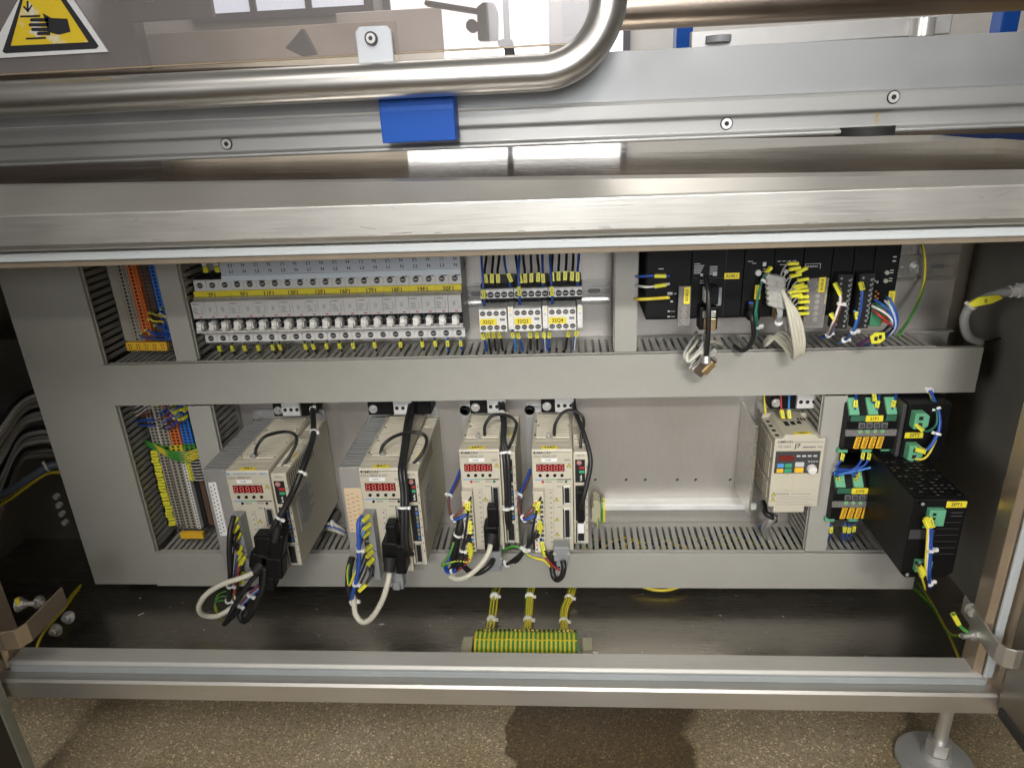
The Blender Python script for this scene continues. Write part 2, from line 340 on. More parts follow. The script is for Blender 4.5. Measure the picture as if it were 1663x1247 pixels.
# doors swung open to both sides, their hinge straps
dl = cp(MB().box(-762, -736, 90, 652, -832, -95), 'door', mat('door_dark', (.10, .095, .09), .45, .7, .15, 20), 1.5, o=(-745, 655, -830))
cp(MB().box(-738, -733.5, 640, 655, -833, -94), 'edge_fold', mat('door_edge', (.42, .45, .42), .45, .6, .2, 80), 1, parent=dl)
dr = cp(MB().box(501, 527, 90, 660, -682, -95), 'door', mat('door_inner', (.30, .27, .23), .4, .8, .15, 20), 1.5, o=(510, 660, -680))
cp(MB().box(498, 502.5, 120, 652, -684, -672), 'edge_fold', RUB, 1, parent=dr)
cp(MB().strip([(488, 740), (481, 668), (481, 656), (485, 647), (494, 643), (560, 643)], 'z', -607, -581, 2.5), 'hinge_strap', STEEL, .8, parent=dr)
cp(MB().strip([(-840, 646), (-700, 646), (-684, 650), (-678, 664), (-680, 735)], 'z', -600, -572, 2.5), 'hinge_strap', BEIGE, .8, parent=dl)
for p, d, r, L in ((W(1588, 1030, 700), (-1, -.15, 0), 5.2, 20), (W(1582, 990, 720), (-.6, -1, 0), 5.2, 4), (W(30, 981, 690), (1, .1, 0), 5, 22), (W(62, 977, 720), (1, -.2, 0), 4.6, 12), (W(112, 1002, 790), (.1, -1, .6), 5, 14), (W(92, 1022, 770), (0, -1, .3), 5, 12)):
    cp(hexbolt(MB(), p, d, r, L), 'earth_bolt', SCREW, .5)
cp(MB().box(-1019, -830, 985, 990, -470, -300), 'gland_plate', SHEET, 2)
# bits of swarf and cable scraps left on the tray
db = MB()
for i in range(70):
    x, y = random.uniform(-700, 440), random.uniform(735, 930); l = random.uniform(.8, 2.6)
    db.obox((x, y, -714.3), (random.uniform(-1, 1), random.uniform(-1, 1), 0), l, l * .6, .7)
db.obox(W(620, 1013, 800), (1, .1, 0), 7, 1.4, 1.2); db.obox(W(229, 997, 850), (1, 1, 0), 9, 1.4, 1.2)
o = cp(db, 'tray_debris', mat('debris', (.62, .60, .56), .6)); o['kind'] = 'stuff'
wm = MB()
for k in range(46):
    xx = random.uniform(-760, 760); ln = random.uniform(3, 16); zz = -108.4 + random.uniform(-.5, 1.2) if k < 32 else random.uniform(-105, -82)
    sl = 0 if k < 32 else random.uniform(-.5, .5); tk = random.uniform(.25, .6)
    wm.add([(xx, 669.93, zz), (xx + ln, 669.93, zz + ln * sl), (xx + ln, 669.93, zz + ln * sl + tk), (xx, 669.93, zz + tk)], [(0, 1, 2, 3)])
o = tilt(cp(wm, 'scuff_marks', mat('scuff', (.20, .185, .165), .6, .3)), -.006); o['kind'] = 'stuff'
# ------------------------------------------------------------------ mounting plate
mp = thing('mounting_plate', 'galvanised mounting plate at the back of the cabinet carrying all the devices', 'plate', (-130, YP, -690))
MB().box(-800, 532, YP, YP + 3, -690, -100).build('plate', PLATE, mp, A=True)
for px in (967, 1017, 1048, 1100, 1130, 1186):
    c = W(px, 779, YP); MB().cyl((c.x, YP - .5, c.z), (c.x, YP - .02, c.z), 2.3, 14, 0).cyl((c.x + .8, YP - .62, c.z - 1.2), (c.x + .8, YP - .3, c.z - 1.2), 1.0, 8, 1).build('screw_hole', [BLACKM, PALE], mp, A=True)
for px, py in ((530, 706), (533, 755), (519, 684)):
    c = W(px, py, YP); MB().cyl((c.x, YP - .5, c.z), (c.x, YP - .02, c.z), 1.6, 10).build('screw_hole', BLACKM, mp, A=True)
# ------------------------------------------------------------------ slotted wiring ducts
FING = {}
def finger_mesh(L, ax):
    if (L, ax) not in FING:
        if ax == 'H': m = MB().box(-3.1, 3.1, 0, L, -.8, .8)
        else: m = MB().box(-.8, .8, 0, L, -3.1, 3.1)
        FING[(L, ax)] = m.mesh('finger', DUCT)
    return FING[(L, ax)]
YD0 = YD
def duct(label, x0, x1, z0, z1, ax, sides):
    """ax H or V; sides: (side, from, to) stretches of slotted wall: +1 top/right, -1 bottom/left"""
    t = thing('wire_duct', label, 'wire duct', (x0, YP, z0))
    if ax == 'H':
        YD = 883.2; MB().prism([(YD, z0), (YD, z1), (YD + 8, z1 + .4), (YD + 8, z1 - 1.4), (YD + 1.8, z1 - 1.6), (YD + 1.8, z0 + 1.6), (YD + 8, z0 + 1.4), (YD + 8, z0 - .4)], 'x', x0, x1).build('cover', DUCT, t, A=True, bevel=.7)
    else:
        YD = YD0; MB().prism([(x0, YD + .7), (x1, YD + .7), (x1 + .4, YD + 8), (x1 - 1.4, YD + 8), (x1 - 1.6, YD + 2.4), (x0 + 1.6, YD + 2.4), (x0 + 1.4, YD + 8), (x0 - .4, YD + 8)], 'z', z0, z1).build('cover', DUCT, t, A=True, bevel=.7)
    b = MB()
    if ax == 'H':
        b.box(x0, x1, YP - 2, YP - .1, z0 + 2, z1 - 2)
        for s, zz in ((1, z1 - 2.4), (-1, z0 + .8)): b.box(x0, x1, YP - 13, YP - 2.1, zz, zz + 1.6)
    else:
        b.box(x0 + 2, x1 - 2, YP - 2.2, YP - .2, z0, z1)
        for s, xx in ((1, x1 - 2.4), (-1, x0 + .8)): b.box(xx, xx + 1.6, YP - 13, YP - 2.3, z0, z1)
    if ax == 'H': b.box(x0, x1, YD + 3, YP - 2.1, z0 + 2.6, z0 + 4)  # solid unseen wall added in both duct kinds to block light behind the slots
    elif len(sides) < 2 or sides[0][0] == sides[1][0]: b.box(x0 + 2.6, x0 + 4, YD + 3, YP - 2.3, z0, z1)
    b.build('base', DUCT, t, A=True)
    l0, l1 = YD + 8.4, YP - 13
    for s, a, c in sides:
        n = int((c - a) / 10)
        for i in range(n):
            q = a + 5 + i * 10 + random.uniform(-.35, .35)
            p = (q, l0, (z1 - 1.6) if s > 0 else z0 + 1.6) if ax == 'H' else ((x1 - 1.6) if s > 0 else x0 + 1.6, l0, q)
            fo = put('finger', finger_mesh(l1 - l0, ax), (p[0] - x0, p[1] - YP, p[2] - z0), t)
            fo.rotation_euler = (random.uniform(-.012, .012), random.uniform(-.02, .02), random.uniform(-.008, .008))
        lip = MB()
        if ax == 'H': lip.box(a, c, YD + 6.5, YD + 9.5, (z1 - .1) if s > 0 else z0 - 1.3, (z1 + 1.3) if s > 0 else z0 + .1)
        else: lip.box((x1 - .1) if s > 0 else x0 - 1.3, (x1 + 1.3) if s > 0 else x0 + .1, YD + 6.5, YD + 9.5, a, c)
        lip.build('rim', DUCT, t, A=True, bevel=.4)
    return t
DB = duct('widest grey upright wire duct at the left end of the mounting plate', -762, -646, -684, -110, 'V', [(1, -309, -140), (1, -623, -372)])
DU = duct('long grey horizontal wire duct across the middle, below the breakers', -649, 536, -371.5, -309.5, 'H', [(1, -640, 480)])
DL = duct('long grey horizontal wire duct along the bottom, below the servo drives', -656, 508, -685, -623, 'H', [(1, -640, 470)])
d1 = duct('short grey upright duct between the orange terminal strip and the breaker row', -539, -509, -306.5, -110, 'V', [(1, -305, -120), (-1, -305, -120)])
d2 = duct('short grey upright duct between the contactors and the black controller rack', 67, 96, -306.5, -110, 'V', [(-1, -305, -120), (1, -305, -120)])
d3 = duct('short grey upright duct between the lower terminal strip and the first servo drive', -539, -505, -620.5, -374.5, 'V', [(1, -620, -376), (-1, -620, -376)])
d4 = duct('short grey upright duct between the small inverter and the green fuse modules', 347, 377, -620.5, -374.5, 'V', [(-1, -620, -376), (1, -620, -376)])
def inner(t, x0, x1, z0, z1, n, cols):
    m = MB(); mats = [c for c in cols]
    for i in range(n):
        a = random.uniform(x0, x1 - 40); P = []
        for k in range(5): P.append((a + k * random.uniform(15, 60), random.uniform(YD + 14, YP - 8), random.uniform(z0, z1)))
        m.tube(P, 1.5, 5, random.randrange(len(mats)), 3, caps=False)
    o = m.build('inner_wires', mats, t, A=True); o['kind'] = 'stuff'
inner(DL, -40, 300, -650, -632, 26, [CYEL, CBLK, CGRN, CBLU, CBLK, CYEL])
inner(DU, -480, 440, -345, -320, 30, [CBLU, CBLK, CBLK, CBLU])
# ------------------------------------------------------------------ mounting rails
def rail(label, x0, x1, zc, y=YP, holes=()):
    t = thing('mounting_rail', label, 'rail', (x0, y, zc))
    m = MB().box(x0, x1, y - 1.2, y - .1, zc - 12.5, zc + 12.5)
    for s in (1, -1): m.box(x0, x1, y - 7.5, y - 1.2, zc + s * 12.5 - .6, zc + s * 12.5 + .6).box(x0, x1, y - 8.7, y - 7.5, min(zc + s * 12, zc + s * 17.5), max(zc + s * 12, zc + s * 17.5))
    m.build('profile', ZINC, t, A=True, bevel=.3)
    for h in holes:
        q = MB()
        v = [(h + sx * 6 + 3.0 * math.cos(a), y - 1.45, zc + 3.0 * math.sin(a)) for sx, rg in ((1, range(-3, 4)), (-1, range(3, 10))) for a in [k * math.pi / 6 for k in rg]]
        q.add(v, [tuple(range(len(v)))[::-1]]); q.build('slot', mat('slot_shade', (.16, .16, .16), .6, .3), t, A=True)
    return t
rail('zinc plated rail behind the breakers and contactors, seen with an oval slot between them', -520, 66, -243, holes=(-122, 44))
r2 = rail('zinc plated rail stub with a screw, right of the black controller rack', 97, 527, -222, holes=(505,))
c = W(1490, 437, 962); hexbolt(MB(), (c.x, 968.5, c.z), (0, -1, 0), 4.6, 5).build('screw', SCREW, r2, A=True)
c = W(1470, 437, 962); MB().cyl((c.x, 968.4, c.z), (c.x, 967, c.z), 1.8, 10).build('screw', SCREW, r2, A=True)
tag(MB().box(52, 290, 946, 952, -587.2, -577.6).box(60, 280, 952, 969.8, -586, -579).build('mounting_rail', mat('oxidised_alu', (.80, .80, .78), .5, .4, .25, 24, 0, (.5, 3, 3)), o=(52, 950, -582), bevel=.6),
    'plain aluminium bar on the bare plate between the fourth drive and the inverter', 'rail')
# ------------------------------------------------------------------ circuit breakers
TOG = MB().prism([(-66, -9), (-76, -8.5), (-79.5, -10), (-78.4, -11.2), (-79, -15), (-81, -16), (-80, -20.5), (-77, -22), (-66, -22)], 'x', -4.0, 3.2).prism([(-66, -10.5), (-77, -11), (-77, -19), (-66, -20)], 'x', 3.2, 4.8).mesh('toggle', WHITE)
SCR = MB().cyl((0, .4, 0), (0, -.7, 0), 4.0, 14, 0).cyl((0, -.72, 0), (0, -.75, 0), 3.2, 12, 1).box(-2.9, 2.9, -1.0, -.76, -.45, .45, 2).mesh('terminal_screw', [BLACKM, DGREY, SCREW])
MARK = MB().obox((0, 0, 0), (0, 0, 1), 11, 4.4, 3.8).box(-.8, .8, -2.05, -1.9, -4, 4, 1).mesh('marker_sleeve', [LIME, INKG])
def breaker(x0, poles, name, label):
    P = 17.72; w_ = poles * P; z0 = -244.5
    t = thing('circuit_breaker', label, 'circuit breaker', (x0, YP, z0), 'breakers in a row on the rail')
    for k in range(poles):
        a, b = k * P + .15, (k + 1) * P - .15
        m = MB().prism([(-6, 45), (-55, 45), (-55, 19.5), (-73, 19), (-73, -4.6), (-66.5, -5), (-66.5, -22.6), (-74, -23), (-74, -25), (-55, -32.4), (-55, -45), (-6, -45)], 'x', a, b)
        m.box(a, b, -66.6, -66, -22, -5.2, 1).box(a, b, -52, -8, 45.05, 48, 1)
        m.build('pole_housing', [LGREY, BLACK], t, bevel=.5)
        put('toggle', TOG, (a + 8.2, 0, 0), t, bevel=.5)
        put('terminal_screw', SCR, (a + 8.6, -55, 37.5), t); put('terminal_screw', SCR, (a + 8.6, -55, -38.8), t)
        q = MB()
        if k == 0:
            for r in range(4): q.box(a + 2, a + 2 + random.uniform(4, 8), -73.2, -73.02, 10 - r * 2.2, 10.6 - r * 2.2, 0)
            q.box(a + 2, a + 14, -73.2, -73.02, 1.9, 2.3, 0); q.box(a + 13.6, a + 14, -73.2, -73.02, 1.9, 12, 0)
        else:
            for xx in (6.5, 8.5): q.box(a + xx, a + xx + .6, -73.2, -73.02, 5, 11, 0)
            q.box(a + 12, a + 16, -73.2, -73.02, 1.9, 2.3, 0)
        q.box(a + 1, b - 1, -73.15, -73.02, -.6, -.4, 2)
        for xx in ((8.5, 11) if k == 0 else (8.5,)): q.box(a + xx, a + xx + (4.2 if xx < 10 else 1.5), -73.2, -73.02, -3.2, -1.8, 1)
        q.build('rating_print', [INKG, REDI, PALE], t)
    text(t, 'SIEMENS', 7, -73.3, 15.6, 2.6, INKG)
    ms = MB().box(.1, w_ - .1, -60.6, -57.5, 19.8, 30.4).build('marker_strip', YEL, t, bevel=.3)
    text(ms, name, w_ * .5 + random.uniform(-1.5, 1.5), -60.9, 25, 8.2, INK)
    MB().box(.1, w_ - .1, -64, -60.7, 19.2, 23).build('clear_cap', CLEAR, t)
    MB().cyl((0.2, -71, -13), (w_ - .2, -71, -13), 1.1, 8).build('toggle_bar', DGREY, t)
    return t
x = -507.0
BR = [('7F1', 3)] + [(n, 2) for n in ('9F1', '11F1', '13F1', '15F1', '16F1', '17F1', '18F1', '19F1', '20F1')]
BX = []
for k, (n, p) in enumerate(BR):
    breaker(x, p, n, ('three pole' if p == 3 else 'two pole') + ' white circuit breaker with yellow marker strip reading ' + n)
    BX.append(x); x += p * 17.72
# busbar over the breakers, printed L / N
bb = thing('busbar', 'pale grey comb busbar printed L and N over the tops of the breakers', 'busbar', (-450, YP, -196))
MB().prism([(895, -197), (895, -160), (925, -150), (925, -197)], 'x', -455, -132).build('housing', BUSG, bb, A=True, bevel=.6)
MB().prism([(893.4, -197.5), (893.4, -190), (896, -189), (896, -197.5)], 'x', -455, -132).build('lower_lip', mat('busbar_lip', (.60, .66, .72), .45, 0, .03), bb, A=True, bevel=.4)
for k in range(18):
    xx = -440 + k * 17.75
    text(bb, 'N' if k % 2 else ('L1', 'L2', 'L3')[(k // 2) % 3], xx + 450, 894.6 - YP, -185 + 196, 6.2, INK)
    text(bb, 'N' if k % 2 else 'L' + '321'[(k // 2) % 3], xx + 451 - 1.6, 894.6 - YP, -176.5 + 196, 6.2, INK, rot=(0 if k % 2 else math.pi))
tooth = MB().box(-3.5, 3.5, -60, -50, -4.5, -.1).mesh('comb_tooth', BLACK)
for k in range(18): put('comb_tooth', tooth, (-440 + k * 17.75 + 450, -8, 0), bb)
# ------------------------------------------------------------------ wires
ORD = ['first', 'second', 'third', 'fourth', 'fifth', 'sixth', 'seventh', 'eighth', 'ninth', 'tenth', 'eleventh', 'twelfth', 'thirteenth', 'fourteenth', 'fifteenth', 'sixteenth', 'seventeenth', 'eighteenth', 'nineteenth', 'twentieth', 'twenty-first', 'twenty-second', 'twenty-third', 'twenty-fourth', 'twenty-fifth', 'twenty-sixth']
TIEM = {}
def cable(pts, r, m, label, name='wire', cat='wire', group=None, marks=(), ties=(), m2=None, n=8, seg=6, twist=0., abs_mm=False, plug=None):
    """pts: (px, py, Y) or millimetres; marks: (fraction along, length) yellow sleeves; ties: fractions"""
    P = [Vector(p) if abs_mm else W(*p) for p in pts]
    ms = list(m) if isinstance(m, tuple) else [m]
    if m2: ms.append(m2)
    o = P[0]; b = MB().tube(P, r, n, 0, seg, 1 if m2 else None, twist)
    ob = tag(b.build(name, ms, o=o), label, cat, group)
    C = catmull(P, 10)
    L = [0]
    for i in range(1, len(C)): L.append(L[-1] + (C[i] - C[i - 1]).length)
    def at(f):
        q = f * L[-1]
        for i in range(1, len(C)):
            if L[i] >= q: return C[i - 1].lerp(C[i], (q - L[i - 1]) / max(1e-6, L[i] - L[i - 1])), (C[i] - C[i - 1]).normalized()
        return C[-1], (C[-1] - C[-2]).normalized()
    for f in marks:
        f, ln = f if isinstance(f, tuple) else (f, 11)
        c, d = at(f); wd = max(4.2, 2 * r + 1.6)
        k = MB().obox(c, d, ln, wd, wd * .85); k.obox(c, d, ln * .62, .9, .12, 1, off=-(wd * .85 / 2 + .12)).obox(c, d, ln * .62, .9, .12, 1, off=(wd * .85 / 2 + .12))
        k.build('marker_sleeve', [LIME, INKG], ob, A=True, bevel=.4)
    for f in ties:
        f, rr = f if isinstance(f, tuple) else (f, r + .7)
        c, d = at(f); k = MB().cyl(c - d * 1.5, c + d * 1.5, rr, 12); x = d.cross(Vector((0, 1, 0))).normalized() if abs(d.y) < .95 else Vector((1, 0, 0))
        k.obox(c + x * (rr + 1.4) + Vector((0, -1, 0)), d, 4, 4, 4, 0); k.build('cable_tie', TIE, ob, A=True, bevel=.4)
    return ob
# sleeves under the breakers: one short lead out of each lower terminal
for k, px in enumerate((357, 378, 398, 420, 443, 455, 496, 509, 532, 552, 574, 609, 652, 686, 707, 728, 749)):
    a = W(px, 549, 925); sl = random.uniform(-3, 3)
    cable([(a.x - sl, 925, -286), (a.x, 919, -293), (a.x + sl * .3, 920, -302), (a.x + sl, 928, -320)], 1.5, CBLU if k in (15, 16) else CBLK,
          '%s lead with a yellow sleeve, %s from the left under the breaker row' % ('blue' if k in (15, 16) else 'black', ORD[k]), group='sleeved leads under the breakers', marks=[(.42, 9)], seg=3, abs_mm=True)
for k, px in enumerate((337, 356)):
    a = W(px, 446, 925)
    o = cable([(a.x - 2, 925, -140), (a.x - 1, 925, -165), (a.x, 925, -196)], 2.4, CBLK, ('left' if k == 0 else 'right') + ' white sleeved lead coming down left of the busbar', seg=3, abs_mm=True)
    MB().obox((a.x - .8, 924.5, -172), (0, 0, 1), 20, 6.5, 5).build('white_sleeve', WHT, o, A=True, bevel=.5); MB().obox((a.x - .2, 924.5, -187), (0, 0, 1), 8, 6.8, 5.2).build('marker_sleeve', LIME, o, A=True, bevel=.5)
# ------------------------------------------------------------------ contactors
def contactor(x0, name):
    t = thing('contactor', 'black and white contactor with yellow label ' + name, 'contactor', (x0, YP, -243), 'contactors on the rail')
    MB().box(.2, 44.6, -62, -8, -29, 29).box(.2, 44.6, -66, -62, 2, 29).build('base', BLACK, t, bevel=1)
    g = MB()
    for k in range(4): g.box(2 + k * 11, 11 + k * 11, -71, -66, 5, 11)
    g.build('groove_block', BLACK, t, bevel=.5)
    MB().prism([(-66, 11.5), (-75, 11.5), (-72, 23.5), (-66, 23.5)], 'x', .4, 44.4).build('terminal_cover', LGREY, t, bevel=.5)
    for k in range(5): put('terminal_screw', SCR, (5 + k * 9, -74, 16.5), t)
    q = MB()
    for k in range(5): q.box(3 + k * 9, 6 + k * 9, -73.3, -72.9, 21.2, 21.7)
    q.build('print', INKG, t)
    a = MB().box(0, 36, -100, -62, -26.5, 4.2).build('front_block', WHITE, t, bevel=.6)
    for k in range(4):
        for zz in (-1.6, -20.6): put('terminal_screw', SCR, (5 + k * 8.8, -100, zz), a).scale = (.9, 1, .75)
    q = MB()
    for k in range(4):
        q.box(3.5 + k * 8.8, 7 + k * 8.8, -100.2, -100.02, 2.6, 3.1); q.box(3.5 + k * 8.8, 7 + k * 8.8, -100.2, -100.02, -25.3, -24.8)
    q.box(27, 33.5, -100.2, -100.02, -11.6, -8.4); q.build('print', INKG, a)
    l = MB().box(1, 23, -101, -100.1, -16.8, -8.6).build('name_label', YEL, a, bevel=.2)
    text(l, name, 12, -101.15, -12.7, 6.4, INK)
    s = MB().box(37.4, 44.4, -97, -62, -24.6, 6).build('surge_suppressor', WHITE, t, bevel=.6)
    MB().box(39.6, 42, -97.3, -97, 0, 2.2).build('label_mark', YEL, s); MB().cyl((41, -97.02, -5), (41, -97.4, -5), 1.8, 10).box(39.4, 42.6, -97.3, -97.02, -14, -13.4).box(39.4, 42.6, -97.3, -97.02, -22, -21).build('print', PALE, s)
    return t
for k, n in enumerate(('32Q1', '32Q2', '32Q4')): contactor(-109 + k * 44.8, n)
CT = [(782, 418, 784, 452, 786, 494, CBLU, 2), (790, 418, 787, 440, 789, 459, CBLK, 1), (801, 418, 799, 440, 799, 459, CBLK, 1), (811, 418, 808, 440, 809, 459, CBLK, 1), (819, 418, 822, 440, 828, 458, CBLU, 1),
      (838, 418, 841, 440, 845, 460, CBLK, 1), (843, 418, 842, 452, 844, 488, CBLU, 2), (850, 418, 852, 438, 853, 459, CBLK, 1), (862, 418, 863, 438, 863, 458, CBLK, 1), (873, 418, 875, 436, 874, 457, CBLK, 1), (881, 418, 881, 438, 882, 459, CBLU, 1),
      (893, 418, 895, 450, 897, 488, CBLU, 2), (897, 418, 896, 436, 897, 456, CBLK, 1), (908, 418, 907, 436, 907, 455, CBLK, 1), (920, 418, 919, 436, 918, 454, CBLK, 1), (931, 418, 930, 436, 929, 455, CBLK, 1), (940, 418, 938, 438, 938, 456, CBLU, 1)]
for k, (a, b, c, d, e, f, m, kk) in enumerate(CT):
    Y = 908 if kk == 1 else 892
    cable([(a, b - 25, 950), (a, b, Y + 14), (c, d, Y - 4), (e, f - 7, Y - 7), (e, f, Y - 6), (e + .4, f + 10, Y - 2)], 1.7 if m is CBLK else 1.6, m, '%s wire dropping into the top of the contactors, %s from the left' % ('blue' if m is CBLU else 'black', ORD[k]), group='wires into the contactor tops', marks=[(.80, 12)], seg=4)
CBm = [(784, 543, 792, 575, CBLU), (792, 540, 797, 575, CBLK), (801, 540, 806, 575, CBLK), (810, 540, 818, 575, CBLK), (832, 540, 840, 575, CSKY), (841, 541, 851, 575, CBLU), (861, 540, 862, 575, CBLK), (872, 540, 873, 575, CBLK), (883, 540, 885, 575, CWHT), (893, 540, 889, 575, CBLU), (924, 538, 917, 575, CBLK), (937, 537, 930, 575, CWHT)]
for k, (a, b, c, d, m) in enumerate(CBm):
    nm = {CBLU: 'blue', CBLK: 'black', CSKY: 'sky blue', CWHT: 'white and blue'}[m]
    cable([(a, b - 6, 905), (a, b, 900), ((a + c) / 2, b + 14, 903), ((a + 2 * c) / 3, d - 12, 908), (c, d, 918)], 1.6, m, '%s wire below the contactors going down into the duct, %s from the left' % (nm, ORD[k]), group='wires below the contactors', marks=[(.2, 9)], m2=CBLU if m is CWHT else None, seg=4)
# ------------------------------------------------------------------ terminal strips
HOLE = [TGRY, TORG, TBRN, TBLU, BLACKM, WHITE, CGRN, CYEL, CGRY]
def trow_a():
    m = MB(); h = 4.9
    for k in range(5): m.box(k * 3.1, k * 3.1 + 2.4, -57 - k * .8, -6, -h / 2, h / 2, 0)
    x = 15.5
    for c, wd, dp in ((0, 14, 60), (1, 13.5, 58), (2, 12.5, 53), (3, 14, 50)):
        m.box(x, x + wd - .2, -dp, -6, -h / 2, h / 2, c)
        for q in (.32, .72):
            m.box(x + wd * q - 1.7, x + wd * q + 1.7, -dp - .25, -dp - .02, -1.6, 1.6, 4)
            if q > .5: m.box(x + wd * q - 1, x + wd * q + 1, -dp - .5, -dp - .27, -1, 1, c)
        x += wd
    return m.mesh('terminal', HOLE)
def strip(label, x0, rows, mesh_for, plate, cat='terminal strip'):
    t = thing('terminal_strip', label, cat, (x0, YP, rows[-1]))
    for k, z in enumerate(rows): put('terminal', mesh_for(k), (0, 0, z - rows[-1]), t)
    return t
ra = trow_a()
rows = [-140 - 5.2 * k for k in range(28)]
TU = strip('upper terminal strip with grey, orange, brown and blue columns behind the grey ducts', -624, rows, lambda k: ra, None)
MB().box(-618, -552, YP - 7, YP - .2, -300, -130).build('rail_piece', ZINC, TU, A=True)
for k in range(5):
    p = W(211.5 + k * 13.2, 563, 905); q = MB().box(p.x - 6.0, p.x + 6.0, 905, 912, p.z - 6.2, p.z + 6.2)
    q = q.build('marker_tag', ORT, TU, A=True, bevel=.5)
    e = MB()
    for dx in (-1.6, 1.6): e.box(p.x + dx - .5, p.x + dx + .5, 904.7, 904.9, p.z - 4, p.z - .5).box(p.x + dx - .5, p.x + dx + .5, 904.7, 904.9, p.z + .8, p.z + 4)
    e.build('print', INK, q, A=True)
for k, (px, py, c) in enumerate(((247, 545, CBLU), (240, 540, CBLU), (233, 546, CBRN), (228, 549, CBLU), (262, 514, CWHT), (265, 505, CBLU), (255, 532, CBLU), (268, 526, CBLU), (246, 512, CYEL), (244, 522, CYEL))):
    cable([(px - 4, py - 3, 918), (px, py - 4, 902), (px + 9, py, 903), (288, py + random.uniform(-4, 8), 925), (305, py + 6, 935)], 1.3, c,
          '%s wire of the upper terminal strip, %s of those crossing right behind the duct' % ({CBLU: 'blue', CBRN: 'brown', CWHT: 'white', CYEL: 'yellow'}[c], ORD[k]), group='wires leaving the upper terminal strip, ' + {CBLU: 'blue', CBRN: 'brown', CWHT: 'white', CYEL: 'yellow'}[c], marks=[(.1, 6)], seg=4)
def trow_b(kind):
    m = MB(); h = 4.9
    if kind == 'top':
        L = [(0, 15, 46, 0), (15, 20, 50, 5), (20, 36, 56, 0), (36, 51, 54, 1), (51, 67, 50, 3)]
    elif kind == 'pe':
        L = [(0, 30, 48, 6), (30, 50, 54, 7), (50, 68, 50, 6)]
    else:
        L = [(0, 7, 44, 0), (7, 22, 50, 0), (22, 26, 53, 2), (26, 46, 56, 0), (46, 52, 58, 5), (52, 60, 50, 4), (60, 68, 48, 2)]
    for a, b, dp, c in L:
        m.box(a, b - .2, -dp, -6, -h / 2, h / 2, c)
        if c == 5: m.box(a + 1.6, b - 1.8, -dp - .3, -dp - .02, -1, 1, 4)
        elif b - a > 12:
            for q in (.28, .7): m.box(a + (b - a) * q - 2, a + (b - a) * q + 2, -dp - .3, -dp - .02, -1.5, 1.3, 4)
    return m.mesh('terminal', HOLE)
rb = {k: trow_b(k) for k in ('top', 'pe', 'low')}
rows = [-360 - 5.2 * k for k in range(46)]
TL = strip('lower terminal strip with many grey rows, a white dotted column and yellow sleeves', -630, rows, lambda k: rb['top' if k < 18 else ('pe' if k < 20 else 'low')], None)
p = W(311, 870, 905); q = MB().box(p.x - 18.5, p.x + 18.5, 905, 912, p.z - 5.5, p.z + 5.5).build('marker_tag', ORT, TL, A=True, bevel=.5)
text(q, 'X2', p.x + 630, 904.6 - YP, p.z - rows[-1], 7, INK, rot=math.pi / 2)
GL = 'sleeved dark wires into the left side of the lower terminal strip'
for k in range(26):
    z = rows[20 + k] + random.uniform(-.6, .6); x = -628 + random.uniform(-1.5, 1.5)
    cable([(x + 9, 926, z), (x - 2, 921, z), (x - 14, 926, z - random.uniform(-1, 3)), (-646, 936, z - random.uniform(1, 7))], 1.1, CBLK, 'thin black sleeved wire into the lower terminal strip side, %s from the top' % ORD[k], group=GL, marks=[(.32, 11)], seg=3, n=6, abs_mm=True)
for k in range(9):
    z = -377 - k * 3.6; c = (CWHT, CWHT, CWHT, CBRN, CBRN, CBLU, CBLU, CBLK, CBLU)[k]; nm = {CWHT: 'white', CBRN: 'brown', CBLU: 'blue', CBLK: 'black'}[c]
    x = -598 if k < 3 else (-586 + k * 2)
    cable([(x + 4, 920, z + 3), (x - 2, 915, z + 1), (x - 22, 916, z - 4 - k), (-646, 925, z - 14 - random.uniform(0, 8)), (-655, 930, z - 18)], 1.1, c, nm + ' wire fanning left off the lower terminal strip, %s from the top' % ORD[k], group='wires fanning left from the lower strip, ' + nm, marks=[(.09, 9)], seg=4, n=6, abs_mm=True)
for k in range(11):
    x, z = -578 + (k % 4) * 7 + random.uniform(-2, 2), -374 - (k // 4) * 13 - random.uniform(0, 7); c = (CBLU, CBLU, CBLK, CBLU, CBRN, CBLU)[k % 6]; nm = {CBRN: 'brown', CBLU: 'blue', CBLK: 'black'}[c]
    cable([(x + 3, 918, z + 2), (x, 908, z), (x - 10, 906, z - 9), (x - 26, 912, z - 18), (x - 40, 925, z - 24)], 1.1, c, nm + ' sleeved wire looping over the lower terminal strip, %s from the top' % ORD[k], group='sleeved wires looping over the lower strip, ' + nm, marks=[(.12, 10)], seg=4, n=6, abs_mm=True)
for k in range(6):
    z = -458 - k * 2.6
    cable([(-545 + random.uniform(-4, 6), 925, z + 2), (-570, 910 - k, z - 2), (-594, 908, z + 1), (-618, 918, z + 3 + k), (-646, 930, z + 9 + k)], 1.2, CGRN, 'green and yellow earth wire across the lower terminal strip, %s from the top' % ORD[k], group='earth wires on the lower strip', m2=CYEL, twist=.5, seg=6, n=6, abs_mm=True)
for k in range(8):
    z = -470 - k * 5.2
    cable([(-580, 920, z), (-574, 912, z - 1), (-562, 912, z - 3), (-540, 925, z - 6)], 1.1, CGRY, 'grey sleeved wire right of the lower terminal strip, %s from the top' % ORD[k], group='grey sleeved wires right of the lower strip', marks=[(.2, 9)], seg=3, n=6, abs_mm=True)
